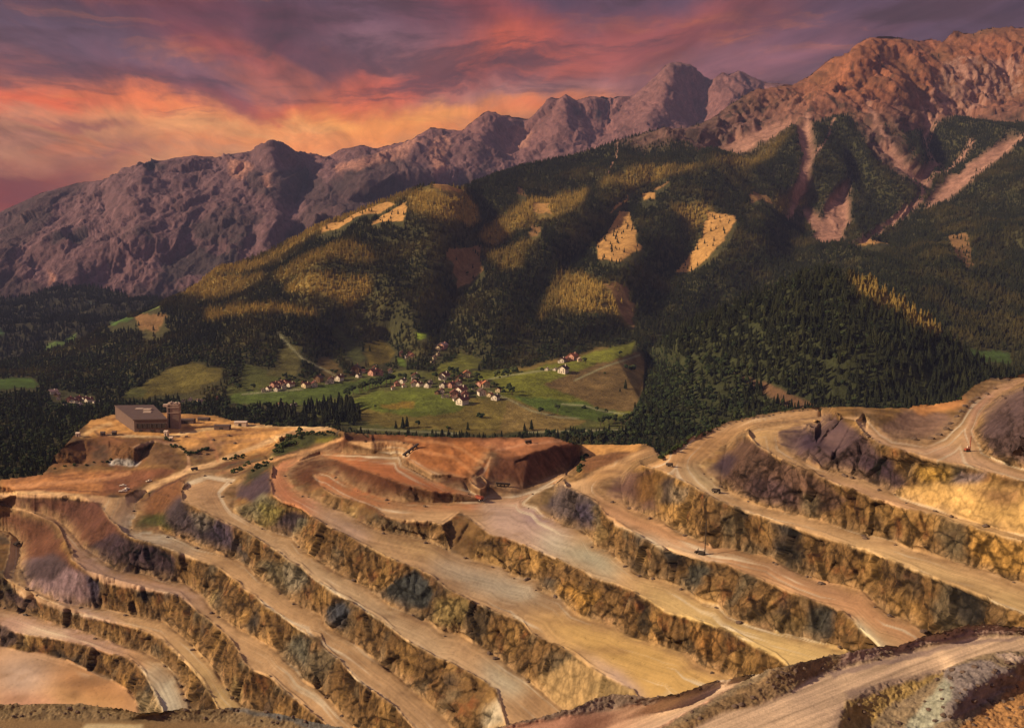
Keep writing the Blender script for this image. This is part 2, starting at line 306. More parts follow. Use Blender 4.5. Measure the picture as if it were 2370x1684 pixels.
# ------------------------------------------------------------------ the open pit
# every bench floor as (crest of the face below it, toe of the face above it): pixel x, pixel y, height
STR = {
's2':("0,1443,-345 28,1461,-343 66,1470,-340 122,1478,-336 186,1491,-334 240,1509,-333 295,1524,-333 317,1540,-333 335,1562,-333 348,1588,-333 367,1623,-333 376,1645,-333 400,1700,-334",
 "0,1404,-346 44,1413,-341 98,1432,-338 140,1446,-336 197,1462,-334 240,1478,-333 284,1494,-333 330,1507,-333 372,1528,-333 400,1552,-334 420,1590,-336 430,1612,-337 440,1640,-338 470,1690,-341"),
's3':("0,1233,-305 13,1240,-306 24,1253,-307 22,1277,-307 17,1299,-307 11,1321,-307 7,1342,-307 22,1362,-309 50,1380,-315 94,1393,-322 131,1406,-323 175,1422,-322 208,1432,-320 262,1441,-318 306,1452,-318 350,1467,-318 376,1483,-318 405,1511,-319 437,1544,-319 470,1581,-321 492,1616,-322 515,1660,-323 550,1720,-324",
 "0,1226,-306 22,1231,-308 37,1242,-311 47,1259,-313 48,1286,-314 44,1310,-314 39,1332,-314 44,1342,-315 72,1362,-319 105,1378,-323 150,1396,-323 214,1406,-319 251,1411,-318 306,1422,-317 339,1430,-318 383,1439,-318 415,1467,-319 448,1494,-320 481,1529,-321 500,1555,-322 529,1599,-324 555,1627,-325 600,1680,-326 640,1720,-326"),
's4':("0,1172,-277 44,1181,-275 87,1194,-273 122,1207,-276 140,1224,-278 149,1246,-280 162,1266,-283 171,1281,-284 164,1294,-284 186,1310,-287 214,1334,-291 241,1347,-293 284,1358,-295 328,1367,-295 372,1371,-295 416,1380,-295 437,1397,-295 459,1417,-296 481,1432,-296 500,1450,-297 522,1467,-297 544,1492,-298 555,1511,-298 566,1533,-298 594,1561,-299 622,1566,-299 653,1594,-299 686,1621,-300 719,1649,-301 752,1675,-301 800,1720,-302",
 "0,1166,-277 44,1174,-275 87,1185,-274 122,1198,-276 149,1216,-280 166,1235,-284 175,1246,-285 190,1266,-288 200,1280,-290 230,1292,-293 256,1314,-294 284,1323,-294 328,1327,-295 361,1338,-295 394,1347,-295 430,1352,-295 468,1378,-296 500,1420,-297 544,1450,-298 598,1478,-299 640,1502,-299 655,1525,-299 685,1548,-300 700,1570,-300 740,1595,-301 765,1620,-302 790,1650,-302 820,1680,-302 865,1720,-303"),
's5':("0,1148,-266 44,1146,-263 98,1145,-259 153,1150,-255 197,1157,-253 232,1165,-254 241,1185,-257 252,1202,-259 273,1218,-262 284,1231,-264 302,1242,-266 328,1251,-267 354,1259,-269 394,1272,-271 430,1291,-273 459,1297,-272 500,1310,-271 522,1327,-272 555,1349,-273 566,1364,-273 592,1380,-274 609,1400,-275 642,1419,-276 664,1437,-276 686,1454,-277 708,1467,-277 741,1476,-277 752,1502,-277 773,1520,-278 791,1533,-278 817,1566,-279 850,1592,-280 883,1616,-281 916,1638,-282 937,1664,-283 960,1690,-284 990,1720,-285",
 "323,1155,-267 319,1174,-267 315,1198,-267 306,1203,-266 304,1226,-266 328,1231,-267 372,1233,-270 416,1247,-272 459,1264,-272 500,1275,-271 544,1295,-272 572,1310,-273 600,1340,-275 635,1358,-276 665,1385,-276 697,1402,-277 747,1424,-277 752,1446,-277 784,1467,-278 817,1485,-279 850,1511,-280 883,1537,-281 916,1561,-282 959,1599,-284 1000,1635,-285 1030,1665,-287 1085,1720,-289"),
's6':("427,1119,-238 422,1137,-239 422,1160,-241 450,1172,-243 475,1187,-245 500,1200,-246 533,1216,-248 572,1233,-250 609,1255,-252 642,1277,-253 675,1303,-253 697,1312,-254 719,1334,-254 762,1364,-256 780,1380,-256 806,1391,-257 850,1419,-258 883,1437,-259 916,1465,-261 959,1494,-262 1000,1516,-262 1044,1535,-263 1087,1559,-264 1131,1583,-266 1149,1599,-266 1160,1640,-267 1180,1720,-268",
 "440,1110,-243 480,1098,-245 548,1109,-248 528,1126,-248 513,1142,-247 528,1170,-248 539,1183,-248 587,1211,-251 631,1231,-253 675,1242,-253 697,1272,-254 741,1299,-255 784,1327,-257 828,1349,-258 850,1360,-258 905,1405,-260 959,1425,-262 1000,1443,-262 1022,1463,-263 1066,1467,-264 1122,1500,-265 1175,1542,-267 1219,1570,-269 1240,1588,-270 1300,1640,-272 1380,1720,-274"),
's7':("736,1047,-226 697,1056,-225 653,1069,-221 631,1085,-219 626,1109,-220 631,1146,-223 649,1159,-223 671,1170,-223 697,1177,-225 719,1194,-226 752,1214,-228 780,1229,-230 811,1242,-231 839,1259,-232 872,1277,-233 905,1294,-234 937,1307,-235 964,1316,-235 1000,1334,-237 1040,1365,-241 1094,1393,-245 1153,1419,-245 1208,1439,-245 1230,1467,-245 1273,1485,-245 1306,1502,-245 1328,1516,-245 1361,1542,-245 1405,1568,-243 1437,1583,-242 1468,1599,-241 1490,1640,-240 1530,1720,-238",
 "741,1052,-226 692,1069,-225 668,1085,-223 662,1102,-223 671,1117,-223 686,1133,-224 719,1152,-226 752,1170,-228 795,1187,-230 828,1205,-232 872,1225,-233 916,1234,-234 959,1242,-235 1000,1250,-237 1044,1277,-242 1087,1294,-245 1131,1305,-245 1164,1312,-245 1186,1332,-245 1240,1342,-245 1247,1364,-246 1300,1386,-245 1328,1419,-245 1372,1437,-244 1416,1446,-243 1448,1467,-242 1500,1483,-240 1544,1498,-238 1587,1507,-236 1609,1533,-236 1642,1548,-236 1673,1559,-235 1692,1568,-235 1740,1600,-234 1850,1680,-227 1900,1720,-225"),
's8':("725,1100,-216 741,1126,-217 773,1148,-219 817,1159,-220 850,1167,-221 872,1176,-222 883,1189,-222 905,1200,-223 927,1209,-224 959,1209,-224 1000,1211,-224 1022,1216,-224 1044,1202,-224 1063,1187,-224 1087,1202,-224 1109,1218,-226 1136,1237,-226 1171,1244,-226 1219,1264,-226 1252,1277,-226 1295,1297,-226 1350,1321,-224 1372,1338,-224 1416,1349,-221 1459,1367,-220 1500,1390,-219 1544,1419,-218 1598,1435,-218 1642,1446,-217 1690,1463,-216 1719,1483,-215 1752,1502,-214 1795,1520,-212 1817,1537,-212 1830,1560,-211 1880,1620,-209 1990,1720,-205",
 "745,1092,-218 762,1096,-218 795,1117,-220 839,1139,-221 883,1155,-222 937,1163,-224 1000,1165,-224 1066,1163,-224 1109,1162,-226 1125,1148,-226 1186,1148,-226 1241,1132,-226 1306,1097,-226 1312,1100,-226 1284,1124,-226 1241,1143,-226 1214,1165,-226 1241,1172,-226 1258,1192,-226 1280,1202,-226 1306,1216,-225 1339,1222,-224 1361,1237,-224 1378,1266,-224 1416,1277,-221 1437,1299,-221 1472,1327,-220 1500,1336,-219 1544,1345,-218 1572,1356,-218 1600,1375,-218 1631,1393,-217 1664,1400,-216 1686,1424,-216 1730,1443,-215 1795,1461,-212 1861,1476,-210 1905,1489,-208 1959,1502,-206 1975,1515,-205 2050,1590,-202 2150,1720,-201"),
's9':("1520,1039,-198 1466,1050,-198 1400,1080,-197 1378,1091,-195 1350,1108,-195 1330,1118,-196 1300,1117,-197 1310,1128,-197 1340,1140,-198 1372,1157,-197 1383,1165,-196 1405,1196,-197 1437,1220,-198 1470,1237,-198 1500,1254,-199 1544,1275,-200 1587,1288,-200 1642,1301,-196 1675,1303,-195 1708,1321,-194 1752,1338,-192 1784,1351,-192 1850,1380,-191 1883,1391,-191 1916,1400,-191 1959,1424,-190 1980,1440,-190 2001,1472,-190 2034,1496,-190 2060,1540,-190 2150,1640,-190 2230,1720,-194",
 "1522,1048,-198 1483,1060,-198 1455,1077,-198 1437,1102,-198 1394,1117,-196 1383,1130,-196 1405,1150,-197 1444,1165,-198 1459,1178,-198 1500,1194,-199 1533,1205,-199 1566,1229,-200 1598,1242,-200 1631,1255,-197 1649,1266,-196 1697,1270,-194 1741,1281,-193 1784,1290,-192 1817,1310,-192 1850,1327,-191 1905,1348,-191 1948,1355,-190 2000,1369,-190 2030,1400,-190 2056,1422,-190 2100,1435,-190 2132,1454,-190 2170,1490,-191 2260,1590,-196 2400,1720,-202"),
's10':("1900,948,-170 1816,956,-170 1750,967,-170 1684,982,-169 1641,1000,-168 1597,1017,-161 1564,1042,-160 1531,1063,-162 1487,1079,-166 1531,1090,-167 1564,1107,-168 1597,1122,-168 1619,1136,-167 1664,1161,-169 1686,1167,-169 1719,1181,-170 1762,1198,-171 1806,1213,-171 1850,1227,-170 1905,1243,-169 1979,1270,-168 2045,1292,-167 2111,1318,-166 2143,1334,-166 2176,1345,-165 2231,1362,-164 2280,1381,-164 2329,1408,-163 2370,1424,-163 2480,1465,-163 2620,1520,-163",
 "1900,965,-170 1827,973,-170 1750,985,-170 1724,996,-170 1706,1004,-170 1684,1024,-169 1652,1046,-168 1620,1075,-166 1638,1096,-167 1652,1107,-168 1667,1123,-169 1697,1143,-170 1730,1161,-171 1762,1172,-172 1806,1183,-170 1850,1192,-170 1936,1217,-169 2001,1237,-168 2056,1248,-167 2111,1270,-166 2154,1281,-166 2209,1301,-165 2286,1321,-163 2370,1351,-163 2480,1388,-163 2620,1435,-163"),
's11':("1900,968,-144 1827,976,-141 1761,989,-135 1732,1002,-135 1728,1011,-135 1750,1031,-137 1783,1048,-139 1816,1066,-140 1859,1086,-142 1905,1107,-144 1959,1130,-147 1985,1139,-147 2023,1157,-147 2067,1170,-147 2111,1185,-148 2176,1196,-148 2220,1213,-147 2286,1231,-147 2370,1255,-147 2480,1285,-146 2620,1320,-145",
 "1900,974,-144 1859,982,-142 1800,1000,-139 1805,1035,-140 1827,1050,-141 1848,1063,-142 1900,1085,-144 1937,1095,-146 1979,1103,-147 2023,1121,-147 2056,1134,-147 2089,1154,-148 2154,1174,-148 2220,1196,-147 2286,1219,-147 2370,1240,-147 2480,1268,-146 2620,1303,-145"),
's12':("1945,965,-117 1978,975,-118 2004,1008,-121 2040,1029,-123 2092,1044,-123 2170,1065,-123 2222,1075,-123 2274,1091,-123 2370,1114,-123 2480,1142,-123 2620,1175,-124",
 "2000,966,-121 2014,975,-121 2040,1003,-122 2066,1018,-123 2144,1028,-123 2185,1010,-123 2222,975,-123 2246,935,-123 2295,895,-123 2370,873,-123 2480,850,-123 2620,830,-124 2620,845,-124 2480,862,-123 2370,884,-123 2308,916,-123 2271,956,-123 2254,998,-123 2271,1047,-123 2308,1067,-123 2370,1086,-123 2480,1112,-123 2620,1145,-124"),
'r2':("741,1056,-206 784,1067,-206 828,1085,-206 894,1107,-209 948,1126,-213 1000,1139,-216 1044,1143,-218 1098,1154,-220 1109,1160,-221",
 "743,1047,-206 795,1050,-206 861,1052,-208 927,1054,-211 933,1074,-212 1000,1111,-216 1033,1126,-217 1083,1135,-220 1112,1150,-220"),
'r1':("800,1022,-196 860,1023,-197 916,1023,-198 964,1032,-200 942,1065,-205 970,1082,-207 1000,1100,-209 1044,1100,-210 1083,1106,-212 1098,1128,-214 1122,1145,-215",
 "1180,1132,-215 1128,1122,-215 1105,1103,-215 1120,1075,-215 1135,1050,-215"),
}
STR = {k_: (P2(a), P2(b)) for k_, (a, b) in STR.items()}
STR['r1'] = (STR['r1'][0], P2("1180,1132,-223 1128,1122,-219 1105,1103,-213 1120,1075,-207 1135,1052,-204"))
_z = lambda x: float(np.interp(x, [741, 784, 828, 894, 948, 1000, 1044, 1098, 1112], [-222, -215, -210, -209, -211, -214, -217, -221, -222]))
STR['r2'] = tuple([(x, y, _z(x)) for x, y, _ in q] for q in STR['r2'])
def _smooth(q, sig=110.0):
    s_ = np.concatenate([[0], np.cumsum([math.hypot(q[i + 1][0] - q[i][0], q[i + 1][1] - q[i][1]) for i in range(len(q) - 1)])])
    g = np.interp(np.linspace(0, s_[-1], 200), s_, [p[2] for p in q]); t_ = np.linspace(0, s_[-1], 200)
    sl_ = np.polyfit(t_, g, 1) if s_[-1] > 50 else (0, g.mean())
    r = []
    for i, p in enumerate(q):
        w = np.exp(-((t_ - s_[i]) / sig) ** 2 / 2); res = g - np.polyval(sl_, t_)
        r.append((p[0], p[1], float(np.polyval(sl_, s_[i]) + (w * res).sum() / w.sum())))
    return r
STR = {k_: (_smooth(a), _smooth(b)) if k_ not in ('r1', 'r2') else (a, b) for k_, (a, b) in STR.items()}
def left(ln, dy=0): return [(-260.0, ln[0][1] + dy, ln[0][2])] + ln
for k_ in ('s2', 's3', 's4', 's5'):
    a, b = STR[k_]
    STR[k_] = (left(a, -4) if a[0][0] == 0 else a, left(b, -6) if b[0][0] == 0 else b)
S1U = P2("-260,1480,-352 0,1494,-352 44,1505,-351 98,1511,-351 153,1524,-351 197,1546,-351 252,1568,-351 295,1594,-351 315,1620,-351 330,1700,-351")
OTH = [S1U, P2("-260,1740,-352 150,1740,-352 330,1740,-351"),
 P2("-260,1118,-263 0,1110,-263 89,1099,-263 177,1093,-263 250,1088,-263 300,1086,-262"),
 P2("0,1143,-266 44,1140,-264 109,1139,-260 153,1140,-256 197,1146,-256 236,1153,-257 262,1152,-257 284,1148,-258 317,1132,-258 350,1117,-258 394,1100,-257 437,1082,-256 490,1062,-254 560,1030,-251 620,1008,-247 680,992,-244"),
 P2("323,1155,-267 345,1140,-263 372,1126,-260 405,1108,-257 437,1097,-257 500,1083,-255 545,1069,-253 600,1043,-250 640,1026,-246 700,1002,-242 760,992,-240"),
 P2("108,1085,-263 122,1072,-262 199,1074,-262 255,1078,-262 310,1081,-261"),
 P2("125,1055,-250 150,1030,-242 168,1011,-238 199,1013,-239 255,1011,-239 310,1011,-240 350,1016,-241 388,1012,-242"),
 P2("210,972,-239 232,968,-239 255,960,-240 330,956,-241 399,955,-243 450,958,-243 500,962,-243 544,974,-243 631,986,-243 762,988,-241 850,1006,-238"),
 P2("310,1040,-243 360,1022,-244 400,1030,-247 428,1045,-251 438,1065,-254 425,1078,-256"),
 P2("450,1020,-243 520,1010,-243 560,1005,-244"),
 P2("618,1062,-246 640,1030,-236 668,1010,-233 700,1004,-231 760,1003,-231 790,1012,-220"), P2("626,1066,-238 700,1042,-233 740,1034,-228 786,1017,-213"),
 P2("850,1004,-202 920,1007,-200 1000,1011,-199 1090,1013,-201 1180,1012,-202 1229,1012,-202 1285,1014,-202 1331,1028,-206"), P2("795,1002,-209 786,1010,-213"),
 P2("1142,1050,-204 1160,1064,-206 1183,1065,-206 1229,1048,-203 1266,1039,-202 1285,1031,-202 1322,1031,-205"),
 P2("1128,1122,-218 1174,1129,-223 1211,1135,-226 1266,1107,-226 1312,1094,-226 1342,1066,-224"),
 P2("1345,1030,-222 1400,1030,-222 1470,1028,-221"), P2("1350,1062,-224 1400,1052,-222 1440,1048,-220"), P2("1500,1030,-206 1515,1037,-199"),
 RIMR := P2("1531,1058,-165 1564,1036,-163 1597,1013,-163 1641,995,-165 1684,977,-167 1750,962,-169 1816,951,-169 1859,945,-168 1892,943,-166 1930,942,-128 2000,943,-125 2092,946,-124 2170,937,-123 2216,927,-122 2253,894,-121 2289,876,-120 2370,866,-119 2480,843,-119 2620,823,-119"),
 P2("1925,962,-122 1940,956,-121 1975,957,-122"), P2("1885,996,-129 1888,1030,-133 1925,1065,-138"), P2("2000,972,-127 2120,985,-130 2180,980,-127"),
 P2("2300,960,-112 2330,930,-103 2370,915,-96 2480,890,-78 2620,868,-60"), P2("2300,1010,-112 2370,1020,-100 2480,1020,-82 2620,1010,-66"),
 P2("400,1740,-338 550,1740,-323 800,1740,-302 990,1740,-285 1180,1740,-267 1530,1740,-238 1990,1740,-205 2230,1740,-190 2620,1740,-175")]
RIM = [(-260, 1118), (0, 1110), (60, 1104), (98, 1098), (110, 1085), (125, 1055), (150, 1030), (168, 1011), (190, 990), (210, 972), (232, 968), (255, 960), (330, 956), (399, 955), (450, 958), (500, 962), (544, 974), (631, 986),
 (762, 988), (800, 1000), (850, 1004), (920, 1007), (1000, 1011), (1090, 1013), (1229, 1012), (1285, 1014), (1331, 1028), (1345, 1030), (1400, 1030), (1470, 1028), (1500, 1030), (1515, 1037), (1525, 1050)] + [p[:2] for p in RIMR]
def wide(ln, x1):
    if len(ln) > 1 and ln[-1][0] >= 2600 and ln[-1][0] < x1:
        a, b = ln[-2], ln[-1]; sl_ = (b[1] - a[1]) / max(40, b[0] - a[0]); return ln + [(x1, b[1] + sl_ * (x1 - b[0])) + tuple(b[2:])]
    return ln
STR = {k_: (wide(a, 3050), wide(b, 3050)) for k_, (a, b) in STR.items()}; OTH = [wide(l, 3050) for l in OTH]; RIM = wide(RIM, 3050)
gx = np.arange(-260, 3050, 2.4); gy = np.arange(820, 1741, 2.0)
lines = [l for ab in STR.values() for l in ab] + OTH
G = tin(lines, gx, gy, 'z')
Xg, Yg = np.meshgrid(gx, gy)
rimy = np.interp(gx, [p[0] for p in sorted(RIM)], [p[1] for p in sorted(RIM)])
crim = perlin(gx / 16, gx * 0 + 2.2, gx * 0) * 2.5 + perlin(gx / 5, gx * 0 + 7.2, gx * 0) * 1.6
keep = inpoly(Xg, Yg, RIM + [(3050, 1745), (-260, 1745)]) & (Yg > rimy[None, :] + crim[None, :] * 0.6 - 0.5)
M = Layer(G, gx, gy, keep)
# no face may overhang: going up a column the ground recedes
_jj = np.arange(len(gy))[:, None] * 0.12
r_ = np.where(M.mask, M.P[..., 1] + _jj, 0); acc = np.maximum.accumulate(r_[::-1], axis=0)[::-1] - _jj; r_ = r_ - _jj
fix = M.mask & (acc > r_ + 0.01)
M.P[fix] *= np.minimum(acc / np.maximum(r_, 1e-6), 1.035)[fix][:, None]
_n = M.normals(); fm = (blur(_n[..., 2], 1.0) > 0.88).astype(float) * M.mask
Zb = blur(M.P[..., 2] * fm, 6) / np.maximum(blur(fm, 6), 1e-3); dz_ = dirs(M.X, M.Y)
newP = dz_ * (Zb / dz_[..., 2])[..., None]; fb_ = (blur(fm, 1.5) * fm * M.mask)[..., None]
M.P = M.P * (1 - fb_) + newP * fb_
floor = np.zeros(M.X.shape)
for k_, (a, b) in STR.items():
    floor = np.maximum(floor, inpoly(M.X, M.Y, a + b[::-1]).astype(float))
floor = np.maximum(floor, inpoly(M.X, M.Y, S1U + [(330, 1745), (-260, 1745)]))
nrm = M.normals(); nb = np.stack([blur(nrm[..., i], 2.5) for i in range(3)], -1); nb /= np.linalg.norm(nb, axis=-1)[..., None]
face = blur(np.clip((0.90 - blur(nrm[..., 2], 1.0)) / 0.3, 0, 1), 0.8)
fsoft = blur(floor, 2.0)
Pm = M.P.copy()
SMOOTH = [[(0, 1140), (230, 1165), (300, 1240), (210, 1300), (170, 1350), (60, 1330), (0, 1230)], [(60, 1310), (210, 1330), (215, 1405), (80, 1370)],
  [(725, 1010), (1130, 1010), (1135, 1150), (1000, 1208), (760, 1120), (640, 1090)], [(2080, 1120), (2370, 1100), (2620, 1180), (2620, 1290), (2370, 1240), (2100, 1170)],
  [(1130, 1020), (1345, 1030), (1330, 1090), (1200, 1140), (1110, 1100)], [(1150, 1620), (1240, 1580), (1330, 1520), (1480, 1600), (1400, 1640), (1100, 1720)],
  [(320, 1150), (440, 1095), (420, 1200), (310, 1200)], [(1400, 1090), (1560, 1090), (1530, 1190), (1400, 1150)], [(1600, 1020), (1740, 1010), (1760, 1060), (1640, 1110)]]
smo = np.zeros(M.X.shape)
for p in SMOOTH: smo = np.maximum(smo, M.poly(p, 8))
_gs = np.linalg.norm(np.gradient(Pm, axis=0), axis=-1) + 0.5 * np.linalg.norm(np.gradient(Pm, axis=1), axis=-1)
calm = np.exp(-(blur(_gs, 1.5) / 7.0) ** 2); face = face * (0.25 + 0.75 * calm)
rockw = face * (1 - 0.72 * smo) * calm
def facets(P, scale, sel, st=(1, 1, 1), seed=0):
    """broken rock: every cell of a random foam gets its own offset and tilt; returns relief and distance to the joints"""
    out = np.zeros(P.shape[:-1]); jt = np.ones(P.shape[:-1]); Q = (P[sel] * np.array(st) / scale); c = np.floor(Q).astype(np.int64)
    b1 = np.full(len(Q), 1e9); b2 = b1.copy(); val = np.zeros(len(Q))
    for ox in (-1, 0, 1):
        for oy in (-1, 0, 1):
            for oz in (-1, 0, 1):
                k_ = c + [ox, oy, oz]; hsh = (k_[:, 0] * 73856093 ^ k_[:, 1] * 19349663 ^ k_[:, 2] * 83492791 ^ (seed * 2654435)) & 0x7fffffff
                hsh = ((hsh ^ (hsh >> 15)) * 0x2c1b3c6d) & 0x7fffffff; hsh = ((hsh ^ (hsh >> 12)) * 0x297a2d39) & 0x7fffffff; hsh = hsh ^ (hsh >> 15)
                rnd = [((((hsh + a_ * 7477) * m_) >> 5) % 9973) / 9973.0 for m_, a_ in ((7919, 13), (6101, 57), (4243, 91), (3571, 29), (2909, 71), (5227, 3), (8111, 41))]
                d3_ = Q - (k_ + np.stack(rnd[:3], -1)); d2 = (d3_ ** 2).sum(1)
                v = (rnd[3] - 0.5) * 1.0 + (d3_ * (np.stack(rnd[4:7], -1) - 0.5)).sum(1) * 2.2
                nw_ = d2 < b1; b2 = np.where(nw_, b1, np.minimum(b2, d2)); val = np.where(nw_, v, val); b1 = np.where(nw_, d2, b1)
    out[sel] = val; jt[sel] = np.sqrt(b2) - np.sqrt(b1); return out, jt
fsel = (rockw > 0.05) & M.mask
wp = np.stack([fbm(Pm, 9, 3, 0.6, 201.0), fbm(Pm, 9, 3, 0.6, 207.0), fbm(Pm, 9, 3, 0.6, 211.0)], -1) * 0.9
rot_ = Pm + wp; rot_ = np.stack([rot_[..., 0] + 0.45 * rot_[..., 2], rot_[..., 1], rot_[..., 2] - 0.35 * rot_[..., 0]], -1)
f1, j1_ = facets(rot_, 22.0, fsel, (1, 1, 0.42), 1); f2, j2_ = facets(rot_, 9.0, fsel, (1, 1, 0.4), 2); f3, j3_ = facets(rot_, 3.4, fsel, (1, 1, 0.5), 3)
h = f1 * 4.3 + f2 * 1.5 + f3 * 0.45 + 0.05 * (fbm(Pm, 26, 3, 0.5, 1.0) * 6.0 + fbm(Pm, 9, 4, 0.6, 4.0, True) * 3.6 + fbm(Pm, 4.0, 3, 0.7, 9.0, True) * 2.2 + fbm(Pm, 11, 4, 0.6, 12.0, True, (1, 1, 0.22)) * 2.6 - 2.8)
cr = np.clip(fbm(Pm, 15, 3, 0.6, 31.0, True, (1, 1, 0.45)) - 0.62, 0, 1) * 9       # deep joints in the rock
M.P += nb * ((h - cr * 0.6) * rockw)[..., None]
# striations down the spoil slopes
M.P += nb * (fbm(Pm, 7, 3, 0.6, 15.0, True, (1, 0.6, 0.1)) * 0.9 * face * smo)[..., None]
gr = fbm(Pm, 6, 4, 0.6, 20.0)
M.P[..., 2] += gr * 0.35 * (1 - face) + fbm(Pm, 45, 2, 0.5, 3.0) * 0.8 * (1 - face)
CR = [a for (a, b) in STR.values()]
dcr = linedist(M.X, M.Y, gx, gy, CR, 14)
berm = np.exp(-(dcr - 0) ** 2 / 9.0) * np.clip(0.5 + 2.6 * gr + 1.6 * fbm(Pm, 30, 3, 0.6, 23.0), 0.0, 2) * 1.3
M.P[..., 2] += berm * fsoft * calm
rut = linedist(M.X, M.Y + 9 + 3 * perlin(M.X / 60, M.Y / 60, M.X * 0), gx, gy, CR[:12], 10)
M.P[..., 2] += np.exp(-rut ** 2 / 3.0) * 0.7 * np.clip(fbm(Pm, 60, 3, 0.5, 50.) * 5, 0, 1) * floor

